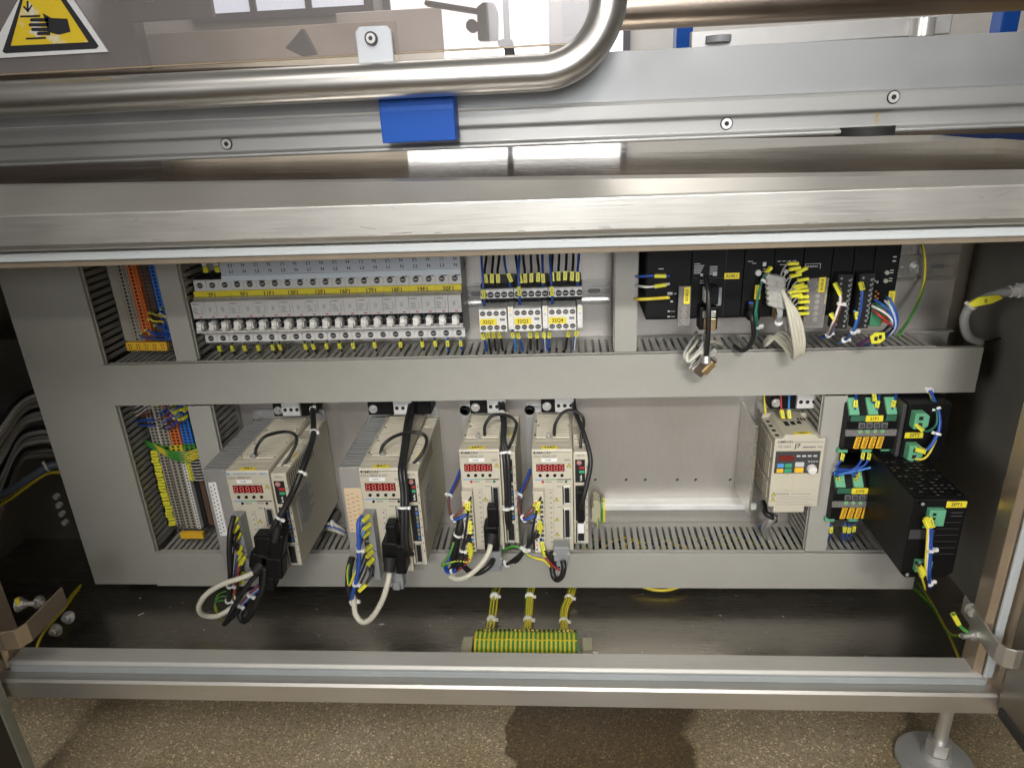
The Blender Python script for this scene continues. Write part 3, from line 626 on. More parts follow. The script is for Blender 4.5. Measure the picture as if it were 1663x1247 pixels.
# ------------------------------------------------------------------ servo drives
CN_M = [SCREW, BLACKM, CREAM, GOLD]
def digit_mesh():
    m = MB(); a, b, t = 2.2, 4.0, .75
    for z in (-b, 0, b): m.box(-a + .5, a - .5, -.1, 0, z - t / 2, z + t / 2)
    for x in (-a, a):
        for z0, z1 in ((-b + .5, -.5), (.5, b - .5)): m.box(x - t / 2, x + t / 2, -.1, 0, z0, z1)
    return m.mesh('digit', SEG)
DIG = digit_mesh()
BTN = MB().cyl((0, 0, 0), (0, -.8, 0), 2.3, 14, 0).box(-3.8, -3.4, -.15, -.02, -3, 3, 1).box(3.4, 3.8, -.15, -.02, -3, 3, 1).box(-3.8, 3.8, -.15, -.02, 3, 3.3, 1).mesh('button', [BLACK, CREAMD])
TRI = MB().prism([(-3.4, -2.6), (3.4, -2.6), (0, 3.4)], 'y', -.25, -.02, 1).prism([(-2.4, -2.0), (2.4, -2.0), (0, 2.2)], 'y', -.32, -.26, 0).box(-.3, .3, -.4, -.33, -1.4, .9, 1).mesh('warning_mark', [YEL, INK])
def socket(parent, x0, x1, z0, z1, y, nm='socket'):
    m = MB().box(x0, x1, y - 1.2, y + 2, z1 - 2.5, z1, 0).box(x0, x1, y - 1.2, y + 2, z0, z0 + 2.5, 0).box(x0, x0 + 1.6, y - 1.4, y + 2, z0 + 2.5, z1 - 2.5, 0).box(x1 - 1.6, x1, y - 1.4, y + 2, z0 + 2.5, z1 - 2.5, 0)
    m.box(x0 + 1.6, x1 - 1.6, y - .2, y + 2, z0 + 2.5, z1 - 2.5, 1).box(x0 - 1.5, x0, y - .4, y + .4, z0, z1, 1).box((x0 + x1) / 2 - .9, (x0 + x1) / 2 + .9, y - 1, y - .2, z0 + 5, z1 - 5, 1)
    return m.build(nm, CN_M, parent, bevel=.3)
def drive(xl, zb, w_, mw, d, fin, label, model, volt, brand, tagtxt, term, serial, tagx=.5, big=False):
    t = thing('servo_drive', label, 'servo drive', (xl, YP, zb), 'servo drives along the plate')
    k = w_ / 55.
    body = MB().prism([(-4, 2), (-d, 0), (-d, 158), (-d + 1.6, 160), (-4, 160)], 'x', 0, w_).build('body', CREAM, t, bevel=.8)
    MB().box(-.3, w_ + .1, -d - .6, -d + 3, 140.4, 141.0).box(w_ - .8, w_ - .2, -d - .4, -d + 3, 3, 140).build('cover_joint', CREAMD, t)
    rb_ = MB().prism([(-1.1, 0), (1.1, 0), (.8, 1.8), (-.8, 1.8)], 'x', 0, 1).mesh('vent_rib', CREAM)
    # prism along x with yz pairs -> rib section lies in y/z
    n = int((d - 42) / 6.2)
    for i in range(n):
        r = put('vent_rib', rb_, (5 if i % 7 else 9, -12 - i * 6.2, 160), t); r.scale = (w_ - (9 if i % 7 else 15), 1, 1)
    sh = MB()
    for i in range(n): sh.box(6, w_ - 6, -10.6 - i * 6.2, -7.6 - i * 6.2, 160, 160.12)
    for yy in (-d + 46, -d + 92): sh.box(2.4, 5.6, yy - 3, yy + 2, 160, 160.3)
    sh.build('vent_slots', mat('slot_dark', (.06, .055, .045), .7), t)
    MB().box(4, w_ - 4, -d + 27, -d + 28.2, 160, 160.9).box(4, w_ * .45, -d + 14, -d + 15, 160, 160.5).box(w_ * .55, w_ - 3, -d + 14, -d + 15, 160, 160.5).build('top_ridge', CREAMD, t)
    l = MB().box(w_ * tagx - 11, w_ * tagx + 11, -d + 1.8, -d + 9.5, 160.05, 160.6).build('name_label', YEL, t, bevel=.2)
    text(l, tagtxt, w_ * tagx, -d + 5.6, 160.75, 7.0, INK, face='top')
    s = MB().cyl((w_ * .42, -d + 36, 160), (w_ * .42, -d + 36, 163), 4.2, 14).cyl((w_ * .42, -d + 36, 163), (w_ * .42, -d + 36, 166.5), 2.8, 6, smooth=False).build('earth_screw', SCREW, t)
    # front print
    y = -d - .25
    if brand == 'o':
        text(t, 'OMRON', 13 * k + 1, y, 155.2, 5.2, INK, sx=1.15); MB().prism([(2, 157), (5.5, 157), (3.6, 153)], 'y', y, y + .2).box(24 * k, 53 * k, y, y + .2, 156.2, 156.6).build('logo_print', INK, t)
    else:
        text(t, 'YASKAWA  SERVOPACK', 24 * k, y, 156, 3, BLUB); MB().prism([(1.5, 157.5), (6, 157.5), (3.6, 152.5)], 'y', y, y + .2).build('logo_print', BLUB, t)
    text(t, 'SGDH-', 1.6, y, 149.6, 3.8, INKG, align='LEFT'); text(t, model, 14, y, 149.8, 5.0, INKG, align='LEFT')
    text(t, volt, 48 * k, y, 144 if brand == 'o' else 155.6, 4.6, INKG if brand == 'o' else BLUB)
    q = MB().box(13, 34, y - .1, y + .2, 141.6, 147).build('serial_sticker', WHT, t); text(q, serial, 22, y - .25, 144.3, 3.2, INKG)
    dp = MB().box(5.6 * k, 44 * k, -d - .7, -d + 1, 127, 138.5).build('display', REDL, t, bevel=.4)
    for i in range(5): put('digit', DIG, ((9.4 + i * 7.6) * k, -d - .75, 132.7), dp)
    for i in range(4): put('button', BTN, ((10.7 + i * 9.9) * k, -d, 120.8), t)
    MB().box(3 * k, 17 * k, y, y + .2, 113.7, 115, 0).box(17.4 * k, 33 * k, y, y + .2, 113.7, 115, 1).box(33.4 * k, w_ - 2, y, y + .2, 113.7, 115, 2).build('colour_line', [BLUB, GRNB, INK], t)
    for i, (xx, m_) in enumerate(((14 * k, CRED), (45.7 * k, CDGR))): MB().cyl((xx, -d, 111), (xx, -d - .9, 111), 1.9, 12).build('lamp', m_ if brand == 'o' and not big else BLACK, t)
    q = MB().box(17.5 * k, 26 * k, y, y + .2, 110.3, 111.4).box(33 * k, 42 * k, y, y + .2, 110.3, 111.4)
    for i in range(11): q.box(23.2 * k, 25.6 * k, y, y + .2, 93 - i * 8, 94.6 - i * 8)
    q.box(27.6 * k, 27.9 * k, y, y + .2, 10, 100)
    for i in range(4): q.box(21.5 * k, 27.6 * k, y, y + .2, 98 - i * 28, 98.3 - i * 28)
    q.box(33 * k, 39 * k, y, y + .2, 103, 104).box(33 * k, 40 * k, y, y + .2, 70.5, 71.4).build('print', INKG, t)
    for zz in (83, 51, 27): put('warning_mark', TRI, (32 * k, -d, zz), t)
    put('warning_mark', TRI, (50 * k, -d, 136), t)
    socket(t, 42 * k, 51.5 * k, 75, 104, -d); socket(t, 42 * k, 51 * k, 19, 69, -d)
    # terminal connector on the left
    if term == 'cream':
        c = MB().box(.6, 15.6, -d - 12, -d, 4, 102).build('terminal_plug', CREAM, t, bevel=.8)
        for i in range(11):
            zz = 86 - i * 7.6
            MB().box(1.6, 8.5, -d - 12.5, -d - 11.9, zz - 2.9, zz + 2.9, 0).box(2.2, 4.8, -d - 12.8, -d - 12.52, zz - 1.4, zz + 1.4, 1 if i not in (0, 5, 9) else 2).box(9.4, 14, -d - 12.3, -d - 11.9, zz - 2, zz + 2, 1 if i not in (4, 8) else 3).build('terminal_lever', [WHITE, DGREY, TORG, CSKY], c)
    else:
        c = MB().box(1, 17, -d - 20, -d, 46, 100).box(1, 17, -d - 20, -d, 0, 45).build('terminal_plug', MGREY, t, bevel=1)
        for i in range(10):
            zz = 84 - i * 8.4
            MB().box(1.8, 8.5, -d - 20.5, -d - 19.9, zz - 3, zz + 3, 0).build('terminal_lever', [DGREY], c)
    # option module on the right
    a, b_ = w_ + .8, w_ + .8 + mw
    mdz = 154
    MB().prism([(-4, 9), (-d + 3, 9), (-d + 3, mdz - 2), (-d + 4, mdz), (-4, mdz)], 'x', a, b_).build('option_module', CREAM, t, bevel=.7)
    for i in range(int((d - 30) / 7)):
        if 4 < i < 9: continue
        r = put('vent_rib', rb_, (a + 1.5, -14 - i * 7, mdz), t); r.scale = (mw - 3, 1, 1)
    l = MB().box(a + mw * .45, b_ - 1.5, -d + 45, -d + 62, mdz, mdz + .4).build('name_label', YEL, t)
    ym = -d + 3
    text(t, 'NS115', (a + b_) / 2, ym - .25, 149, 3.6, INKG)
    win = MB().box(a + 2.5, b_ - 4.2, ym - .2, ym + .2, 108, 143, 0).build('switch_window', BLACKM, t)
    MB().cyl((a + 8, ym - .2, 138.5), (a + 8, ym - 1, 138.5), 3.4, 14).build('rotary_switch', mat('switch_pink', (.45, .20, .19), .5), win)
    MB().box(a + 8, b_ - 5, ym - .8, ym - .2, 129, 132.5, 0).box(a + 8, b_ - 5, ym - .8, ym - .2, 122.5, 126.5, 1).build('dip_switch', [CRED, GRNB], win)
    q = MB()
    for i in range(4): q.box(a + 9 + (i % 2) * 1.2, a + 11.5, ym - .6, ym - .2, 111 + i * 2.4, 112.4 + i * 2.4)
    q.build('pins', WHT, win)
    win = MB().box(a + 2.5, b_ - 4.2, ym - .2, ym + .2, 47, 103, 0).build('plug_window', BLACKM, t)
    for i in range(8): MB().box(b_ - 8, b_ - 5.4, ym - 1.4, ym - .2, 50 + i * 6.5, 54.5 + i * 6.5).build('plug_pin', SCREW if i % 3 else CSKY, win)
    socket(t, a + 4, b_ - 4.5, 11, 44, ym)
    q = MB()
    for i in range(9): q.box(b_ - 2.6, b_ - 1.0, ym - .25, ym - .02, 30 + i * 12.5, 33 + i * 12.5)
    q.build('print', INKG, t)
    # backing flange with screws
    MB().box(-fin if fin else -14, w_ + (mw if fin else 0), -4, -1.0, -4, 172).build('flange', ALUB, t, bevel=.4)
    for xx in ((-fin + 8 if fin else -7), (w_ + mw - 8 if fin else -7)):
        q = MB(); hexbolt(q, (xx, -4, 163.5), (0, -1, 0), 4.2, 6); q.build('flange_screw', SCREW, t)
    if fin:
        for i in range(int((d - 16) / 8)):
            MB().box(-fin + 1, -1.2, -d + 12 + i * 8, -d + 14.2 + i * 8, 4, 158).build('cooling_fin', ALUB, t)
        MB().box(-fin, -fin + 2, -d + 6, -6, 0, 159).box(-fin + 2, -.6, -d + 6, -d + 8.5, 0, 159).build('heatsink_plate', ALUB, t, bevel=.5)
        st = MB().box(-fin + 5, -fin + 16, -d + 5.6, -d + 5.9, 56, 140) if not big else MB().box(-fin + 4, -2, -d + 5.6, -d + 5.9, 60, 128)
        st = st.build('sticker', WHT if not big else STICK, t)
        q = MB()
        for i in range(26):
            if not big: q.box(-fin + 6.5 + (i % 2) * 4.5, -fin + 8.6 + (i % 2) * 4.5, -d + 5.3, -d + 5.5, 60 + i * 3, 62 + i * 3)
            else: q.box(-fin + 6 + (i % 3) * 6.4, -fin + 9.6 + (i % 3) * 6.4, -d + 5.3, -d + 5.5, 64 + i * 2.2, 64.9 + i * 2.2)
        q.build('print', INKG if not big else mat('ink_brown', (.35, .12, .05), .6), st)
        q = MB()
        for i in range(14): q.box(b_ + .02, b_ + .2, -d + 12 + i * 7, -d + 14 + i * 7, mdz - 26, mdz - 5)
        q.build('side_vents', mat('slot_dark', (.06, .055, .045), .7), t)
        st = MB().box(b_ + .05, b_ + .3, -d + 20, -d + 86, 52, 112).build('rating_plate', mat('plate_pale', (.50, .49, .45), .5), t)
        q = MB()
        for i in range(12): q.box(b_ + .31, b_ + .5, -d + 26 + random.uniform(0, 10), -d + 48 + random.uniform(0, 32), 56 + i * 4.4, 57.4 + i * 4.4)
        q.build('print', INKG, st)
    return t
drive(-449.5, -588, 58.5, 21, 180, 35, 'servo drive farthest left, printed 10DE-OY, white sticker on its heatsink', '10DE-OY', '400V', 'y', '7A1', 'grey', '71845')
drive(-269.8, -586, 58.5, 18, 180, 29, 'second servo drive from the left, printed 08AE-S-OY, orange sticker on its heatsink', '08AE-S-OY', '200V', 'o', '8A1', 'grey', '10504-1', big=True)
drive(-144.3, -585.5, 55, 20, 130, 0, 'third servo drive from the left, labelled 15A1, black plug with cream cable', '02AE-OY', '200V', 'o', '15A1', 'cream', '20445', .44)
drive(-45.8, -586.5, 55, 20, 130, 0, 'fourth servo drive from the left, labelled 16A1, its lower socket bare', '02AE-OY', '200V', 'o', '16A1', 'cream', '20445', .44)
# mains filters peeking out under the middle duct, behind the drives
for x0, x1, xs, nm in ((-434, -372, -418, 'first'), (-290, -196, -250, 'second'), (-138, -92, -112, 'third'), (-34, 8, -14, 'fourth'), (290, 352, 325, None)):
    t = thing('line_filter', ('dark filter block above the %s servo drive, half hidden by the middle duct' % nm) if nm else 'dark filter block above the inverter, half hidden by the middle duct', 'filter', (x0, YP, -412))
    MB().box(0, x1 - x0, -40, -2, 0, 60).build('housing', BLACK, t, bevel=.8)
    q = MB().box(xs - x0, xs - x0 + 27, -46, -40, 3, 26).build('terminal_block', LGREY, t, bevel=.5)
    for i in range(3): MB().cyl((xs - x0 + 5 + i * 9, -46.05, 13), (xs - x0 + 5 + i * 9, -46.5, 13), 2.8, 10).build('terminal_screw', BLACKM, q)
    hexbolt(MB(), (8, -40, 10), (0, -1, 0), 3.4, 5).build('screw', SCREW, t)
# ------------------------------------------------------------------ inverter
iv = thing('inverter', 'small cream frequency inverter with keypad, rotary knob and J7 lettering', 'inverter', (284, YP, -538))
MB().prism([(0, 0), (8, 0), (8, -9.5), (50, -9.5), (50, 0), (67, 0), (67, 106), (57, 106), (54, 112), (13, 112), (10, 106), (0, 106)], 'y', -95, -24).build('front_cover', CREAM, iv, bevel=1)
MB().box(1, 66, -24, -5, 2, 112).build('body', CREAM, iv, bevel=1)
MB().box(-3, 70, -5, -1, -6, 122).box(-24, -20.5, -86, -1.2, -22, 122).build('back_plate', ZINC, iv, bevel=.4)
rbm = MB().box(-.9, 0, -2.2, 2.2, 0, 26).mesh('vent_bar', CREAMD)
for r in range(3):
    for i in range(7): put('vent_bar', rbm, (0, -32 - i * 8.2, 8 + r * 32), iv)
for i in range(4): MB().box(3.2, 8.4, -86 + i * 15, -80 + i * 15, 106, 106.3).build('terminal_hole', BLACKM, iv)
for i in range(3): MB().box(22 + i * 9, 28 + i * 9, -66 + i * 3, -52, 112.05, 112.4).box(44 + i * 4, 46 + i * 4, -50, -40, 112.05, 112.4).build('terminal_hole', BLACKM, iv)
l = MB().box(25, 49, -94, -86, 112.1, 112.5).build('name_label', YEL, iv); text(l, '18A1', 37, -90, 112.7, 6.2, INK, face='top')
text(iv, 'OMRON', 14, -95.3, 101.5, 4.6, INK, sx=1.2); MB().box(26, 64, -95.3, -95.05, 101, 101.8).box(38, 55, -95.3, -95.05, 92.4, 94.4).box(57, 64, -95.3, -95.05, 93.2, 94.4).build('print', INKG, iv)
text(iv, 'VS mini', 13.2, -95.3, 94.6, 5.6, INKG); text(iv, 'J7', 31, -95.3, 95.5, 8.4, INK, sx=1.2)
kp = MB().box(3, 62.5, -95.6, -95.02, 53.5, 87.5).build('keypad', DGREY, iv, bevel=.3)
MB().box(7, 28, -96, -95.62, 73, 81).build('display', mat('display_dim', (.16, .02, .015), .25), kp)
for a, b, c, d, m in ((6, 15, 63, 69, BLUB), (16.5, 26, 63, 69, GRNB), (6, 15, 55, 61, ORT), (16.5, 26, 55, 61, GRNB), (30, 42, 64, 71, PALE), (30, 42, 55, 62.5, ORT)): MB().box(a, b, -97, -95.62, c, d).build('key', m, kp, bevel=.5)
MB().cyl((53, -95.6, 60.5), (53, -101, 60.5), 6.8, 24, r1=5.8).cyl((54.5, -101, 58.8), (54.5, -101.8, 58.8), 3, 16).build('knob', KNOB, kp)
q = MB()
for i in range(4): q.box(31 + i * 7.4, 36 + i * 7.4, -95.9, -95.62, 79, 81.4).box(47 + i * 3.6, 49.4 + i * 3.6, -95.9, -95.62, 71, 72.4)
q.build('print', PALE, kp)
MB().box(30.4, 30.8, -95.2, -95.02, 27, 52).box(3, 62, -95.2, -95.02, 52.2, 52.6).box(3, 62, -95.2, -95.02, 25.6, 26.0).box(20, 24, -95.3, -95.02, 50, 52).box(20, 24, -95.3, -95.02, 26, 27.4).build('cover_joint', CREAMD, iv)
text(iv, 'WARNING', 17, -95.3, 20.5, 4.0, INKG)
q = MB()
for i in range(4): q.box(10, 60 - (i % 2) * 6, -95.25, -95.05, 3.4 + i * 4, 4.1 + i * 4)
q.box(30, 56, -95.25, -95.05, 20, 21).build('print', mat('ink_mid', (.30, .29, .26), .6), iv)
for zz in (20, 12): put('warning_mark', TRI, (5.6, -95, zz), iv)
for nm, pts, m in (('red', [(1268, 640, 930), (1269, 665, 925), (1272, 680, 918)], CRED), ('blue', [(1282, 640, 930), (1281, 665, 925), (1282, 680, 918)], CSKY), ('yellow', [(1241, 640, 940), (1242, 655, 935), (1243, 672, 930)], CYEL)):
    cable(pts, 1.6, m, nm + ' wire into the top of the inverter from the duct above', marks=[(.82, 12)] if nm != 'yellow' else [], seg=3)
cable([(1258, 836, 905), (1249, 848, 905), (1243, 860, 915), (1255, 890, 935)], 6.5, (mat('braid', (.45, .44, .42), .4, .8, .35, 90, .3),), 'braided screened cable going from under the inverter into the bottom duct', 'cable', 'cable', n=10)
cable([(1262, 836, 915), (1258, 844, 918), (1238, 852, 915), (1232, 858, 930)], 1.4, CBLU, 'blue wire hooked under the inverter above the bottom duct')
cable([(1240, 815, 930), (1243, 832, 905), (1252, 838, 900), (1258, 845, 910)], 4.5, CBLK, 'black cable tail hanging under the left corner of the inverter', 'cable', 'cable')
# ------------------------------------------------------------------ fuse modules, power supplies
def fuse_module(x0, zt, name):
    t = thing('fuse_module', 'black electronic fuse module with green plugs and orange tags, yellow label ' + name, 'fuse module', (x0, YP, zt), 'fuse modules on the rail')
    MB().box(0, 66, -100, -6, -52, -9).box(0, 66, -76, -6, -70, 20).prism([(-100, -9), (-76, 20), (-76, -9)], 'x', 0, 66).prism([(-100, -52), (-76, -52), (-76, -68)], 'x', 0, 66).build('housing', BLACK, t, bevel=1)
    n = Vector((0, -29, 24)).normalized()
    for cx in (9, 33, 57):
        q = MB().obox((cx, -89.5, 5.5), (0, 24, 29), 24, 13, 5, 0, up=(0, -29, 24)).obox((cx, -92.5, 3.5), (0, 24, 29), 9, 8, 1.2, 1, up=(0, -29, 24)); q.build('terminal_plug', [TEAL, CDGR], t, bevel=.5)
    p = MB().box(4, 62, -100.5, -100.05, -9.6, -2 - 9.6 + 1).build('label_strip', PCB, t)
    q = MB().box(4, 26, -101, -100.02, -11, -3, 0).box(49, 62, -101, -100.02, -11, -3, 0).build('print_field', PCB, t)
    l = MB().box(23, 45, -101.6, -100.02, -11.4, -2.8).build('name_label', YEL, t, bevel=.2); text(l, name, 34, -101.8, -7.1, 6.0, INK)
    for i in range(4):
        cx = 19 + i * 9.7
        MB().box(cx - 3.9, cx + 3.9, -102, -100, -20.6, -13.2, 0).box(cx - 2.8, cx + 2.8, -102.3, -102, -19.6, -14.2, 1).build('push_button', [mat('button_rim', (.20, .19, .20), .35), DGREY], t, bevel=.5)
        MB().cyl((cx - .8, -100, -26), (cx - .8, -101.2, -26), 2.7, 14).build('lamp', LEDG, t)
        q = MB().prism([(cx - 7, -51), (cx + 0.2, -51), (cx + 2.6, -34), (cx - 4.6, -34)], 'y', -101.2, -100.02).build('circuit_tag', ORT, t)
        e = MB()
        for r in range(5): e.box(cx - 4.6 + r * .45, cx + (-1.4 if r % 2 else -.6) + r * .45, -101.4, -101.22, -49 + r * 2.9, -47.2 + r * 2.9)
        e.build('print', mat('ink_tag', (.25, .10, .01), .6), q)
    MB().box(-1, 64, -103.5, -100.6, -31.5, -22.6).build('clear_bar', CLEAR, t, bevel=.3)
    for cx in (2, 34, 58): MB().box(cx - 5, cx + 8, -92, -84, -62, -57).build('lower_plug', TEAL, t, bevel=.4)
    return t
fuse_module(373.5, -393.5, '21F1'); fuse_module(369.5, -503, '21F2')
for k, (px, py, qx, qy) in enumerate(((1391, 640, 1389, 660), (1428, 640, 1424, 661), (1455, 640, 1450, 660), (1420, 640, 1420, 648))):
    cable([(px, py - 6, 900), (px - 1, (py + qy) / 2 - 4, 886), (qx, qy, 876), (qx - 1, qy + 6, 878)], 1.7, CBLU, 'blue sleeved wire into the green plugs of module 21F1, %s' % ('farthest left', 'middle right', 'farthest right', 'half hidden in the middle')[k], marks=[(.72, 10)], seg=3)
for k, (px, py) in enumerate(((1367, 742), (1400, 741), (1410, 741), (1434, 741))):
    cable([(px + 2, py - 7, 882), (px, py + 4, 872), (px - 9, py + 18 - k, 872), (1378 - k * 3, 763 + k * 2, 876), (1352, 768 + k * 2, 890), (1342, 768 + k * 2, 905)], 1.5 + .3 * (k == 3), CBLU if k < 3 else CSKY, 'blue sleeved wire curving left from under module 21F1, %s' % ('nearest the duct', 'second from the duct', 'third from the duct', 'lightest blue and farthest right')[k], marks=[(.1, 10)], seg=5)
for k, (px, py) in enumerate(((1349, 858), (1371, 857), (1378, 858), (1386, 856))):
    cable([(px + 1, py - 8, 888), (px, py + 4, 888), (px - 2 - k, py + 14, 895), (px - 4, 878, 912)], 1.5, CBLU, 'blue sleeved wire dropping into the bottom duct under module 21F2, %s from the left' % ORD[k], marks=[(.18, 10)], seg=4)
for k, (px, py) in enumerate(((1362, 775), (1391, 776), (1394, 770))):
    cable([(px, py + 6, 880), (px - 2, py - 2, 874), (px - 8, py - 7, 874), (1352, 768 - k, 888), (1342, 768, 905)], 1.5, CBLU, 'blue sleeved wire into the top of module 21F2, %s from the left' % ORD[k], marks=[(.12, 8)], seg=5)
ps = thing('power_supply', 'large black power supply with perforated top and label 20T1', 'power supply', (413, YP, -564))
MB().prism([(0, 6), (6, 0), (54, 0), (62, 8), (62, 112), (0, 112)], 'y', -220, -120).build('front_housing', BLACK, ps, bevel=1.2)
MB().box(1, 61, -120, -6, 4, 111).build('body', BLACK, ps, bevel=.8)
g = MB()
for i in range(8): g.box(2 + i * 8, 3.4 + i * 8, -216, -120, 112.1, 113.6)
for i in range(13): g.box(2, 60, -215 + i * 7.6, -213.4 + i * 7.6, 112.0, 113.5)
g.build('top_grille', BLACK, ps)
for i in range(7):
    for j in range(12):
        if random.random() < .55: MB().box(4.2 + i * 8, 9 + i * 8, -212.6 + j * 7.6, -209.5 + j * 7.6, 112.03, 112.3).build('grille_mesh', mat('grille_brass', (.20, .18, .12), .6, .3), ps)
l = MB().box(37, 60, -221, -220.02, 101, 109.5).build('name_label', YEL, ps, bevel=.2); text(l, '20T1', 48.5, -221.2, 105.2, 6.2, INK)
for nm, z0, z1, x0, x1 in (('a', 79, 101, 16, 35), ('b', 13, 28, 13, 32)):
    c = MB().box(x0, x1, -227, -219, z0, z1).build('terminal_plug', TEAL, ps, bevel=.6)
    for i in range(3): MB().box(x0 + 4, x0 + 8, -227.4, -226.9, z0 + 3 + i * (z1 - z0 - 4) / 3, z0 + 6.4 + i * (z1 - z0 - 4) / 3).build('terminal_hole', BLACKM, c)
for x0, z0 in ((9, 107), (7, 6)): MB().cyl((x0, -220, z0), (x0, -222, z0), 4, 16).cyl((x0, -222, z0), (x0, -222.5, z0), 2.2, 12, 1).build('screw', [BLACK, MGREY], ps)
MB().cyl((16, -220, 74), (16, -221, 74), 1.3, 10).build('lamp', LEDG, ps)
q = MB()
for i in range(2): q.box(45, 58, -220.3, -220.02, 93 - i * 4.6, 94 - i * 4.6, 0)
for i in range(6): q.box(32, 58, -220.3, -220.02, 80 - i * 9, 80.4 - i * 9, 0)
q.box(1, 30, -220.6, -220.02, 57, 70, 1).build('print', [mat('ink_dim', (.07, .07, .07), .6), DGREY], ps)
p2 = thing('power_supply', 'narrow black power module with two green plugs and label 20T2', 'power supply', (443, YP, -460))
MB().box(0, 54, -112, -6, 0, 84).build('housing', BLACK, p2, bevel=1.2)
MB().box(-5, 0, -108, -6, 2, 82).build('side_rib', DGREY, p2, bevel=.8)
for z0 in (54, 8):
    c = MB().prism([(4, z0), (17, z0), (22, z0 + 4), (22, z0 + 18), (17, z0 + 22), (4, z0 + 22)], 'y', -124, -111).build('terminal_plug', TEAL, p2, bevel=.6)
    for i in range(2): MB().box(9, 14, -124.6, -123.9, z0 + 4 + i * 9, z0 + 9 + i * 9).build('terminal_hole', BLACKM, c)
l = MB().box(1, 24, -113, -112.02, 36, 44).build('name_label', YEL, p2, bevel=.2); text(l, '20T2', 13, -113.2, 40, 6.0, INK)
cable([(1489, 690, 846), (1497, 697, 842), (1507, 700, 842), (1520, 690, 846), (1521, 668, 856), (1514, 648, 870), (1506, 628, 890)], 1.4, CDGR, 'dark green wire from the upper plug of module 20T2 up into the duct', marks=[(.05, 12)])
cable([(1489, 727, 846), (1497, 731, 842), (1508, 728, 842), (1521, 708, 846), (1526, 690, 850), (1524, 668, 858), (1515, 645, 872), (1508, 628, 890)], 2.4, CBLU, 'thick blue wire from the lower plug of module 20T2 curving up to the duct', marks=[(.05, 12)], ties=[(.35, 4.5), (.66, 4.5), (.93, 4.5)])
cable([(1486, 744, 846), (1495, 746, 842), (1506, 740, 842), (1519, 716, 846), (1524, 694, 850), (1522, 670, 858), (1513, 646, 872), (1506, 628, 892)], 1.5, CYEL, 'yellow wire looping from under the lower plug of module 20T2')
cable([(1507, 842, 741), (1511, 850, 737), (1512, 866, 735), (1511, 900, 735), (1509, 930, 738), (1510, 955, 760)], 2.2, CBLU, 'blue wire tied down the front of power supply 20T1', marks=[(.04, 12)], ties=[(.33, 4.6), (.86, 4.6)])
cable([(1504, 841, 741), (1509, 852, 737), (1508, 870, 736), (1506, 904, 736), (1505, 930, 740), (1506, 955, 760)], 1.4, CWHT, 'white wire tied down the front of power supply 20T1', marks=[(.03, 10)])
cable([(1502, 845, 741), (1506, 856, 737), (1505, 880, 736), (1503, 910, 736), (1502, 935, 740), (1503, 958, 765)], 1.2, CYEL, 'yellow wire tied down the front of power supply 20T1', marks=[(.03, 10)])
cable([(1487, 912, 741), (1494, 920, 736), (1501, 935, 738), (1506, 955, 755)], 2, CBLK, 'black wire from the lower plug of power supply 20T1', marks=[(.2, 14)])
cable([(1488, 917, 741), (1493, 924, 737), (1498, 940, 740), (1503, 957, 758)], 1.5, CYEL, 'yellow wire from the lower plug of power supply 20T1', marks=[(.2, 12)])
# ------------------------------------------------------------------ controller rack
PZ = -256
def module(x0, x1, label, yf=860, z0=PZ):
    t = thing('controller_module', label, 'controller module', (x0, YP, z0), 'modules of the black controller rack')
    MB().prism([(yf - YP, 3), (yf - YP + 3, 0), (-12, 0), (-12, 132), (yf - YP, 132)], 'x', .3, x1 - x0 - .3).build('housing', BLACK, t, bevel=.9)
    return t
tag(MB().prism([(101, -240), (110, -258), (404, -258), (404, -120), (97, -120), (97, -240)], 'y', 950, 969.5).build('rack_base', BLACK, o=(101, 969, -258), bevel=1), 'black base board of the controller rack behind its modules', 'rack base')
def marks(t, y, items, m=PALE, nm='print'):
    q = MB()
    for x0, x1, z0, z1 in items: q.box(x0, x1, y - .3, y - .05, z0, z1)
    return q.build(nm, m, t)
YF = 860 - YP
t = module(104, 158, 'controller power module at the left rack end, clear cover labelled A100.0')
marks(t, YF, [(14, 20, 65, 66), (19, 26, 57, 58), (26, 32, 32.6, 35.8), (34, 37, 33.2, 34.2), (30, 33, 23, 25), (27, 30, 10.5, 12.2), (31, 36, 11, 11.4), (27, 30, 3.6, 5.2), (31, 36, 4.2, 4.6)])
tb = MB().box(39, 50, YF - 12, YF - .1, -2, 46).build('terminal_block', DGREY, t, bevel=.6)
for i in range(3): put('terminal_screw', MB().cyl((0, 0, 0), (0, -1.6, 0), 3.4, 14, 0).box(-2.6, 2.6, -1.8, -1.6, -.4, .4, 1).mesh('terminal_screw', [SCREW, DGREY]), (45, YF - 12, 18 - i * 7.8), tb)
MB().box(37, 52, YF - 16, YF - 14.6, -3, 47).build('clear_cover', CLEAR, t, bevel=.4)
l = MB().box(43.5, 50.5, YF - 16.8, YF - 16.1, 25, 46).build('name_label', YEL, t); text(l, 'A100.0', 47, YF - 17.0, 35.5, 5.0, INK, rot=math.pi / 2)
for nm, pts, m, mk in (('blue', [(1030, 449, 900), (1040, 449, 858), (1060, 448, 850), (1088, 448, 846)], CBLU, [(.86, 14)]), ('blue and white', [(1030, 464, 900), (1040, 465, 858), (1055, 466, 851), (1088, 461, 846)], CBLU, [(.86, 14)]), ('yellow', [(1028, 486, 900), (1038, 486, 858), (1060, 485, 852), (1088, 483, 846)], CYEL, [])):
    cable(pts, 1.7 if nm != 'yellow' else 2.2, m, nm + ' wire coming from the left to the A100.0 power module', marks=mk, m2=CWHT if nm == 'blue and white' else None)
t = module(158, 221, 'processor module with yellow label A100.1 and a black plugged cable')
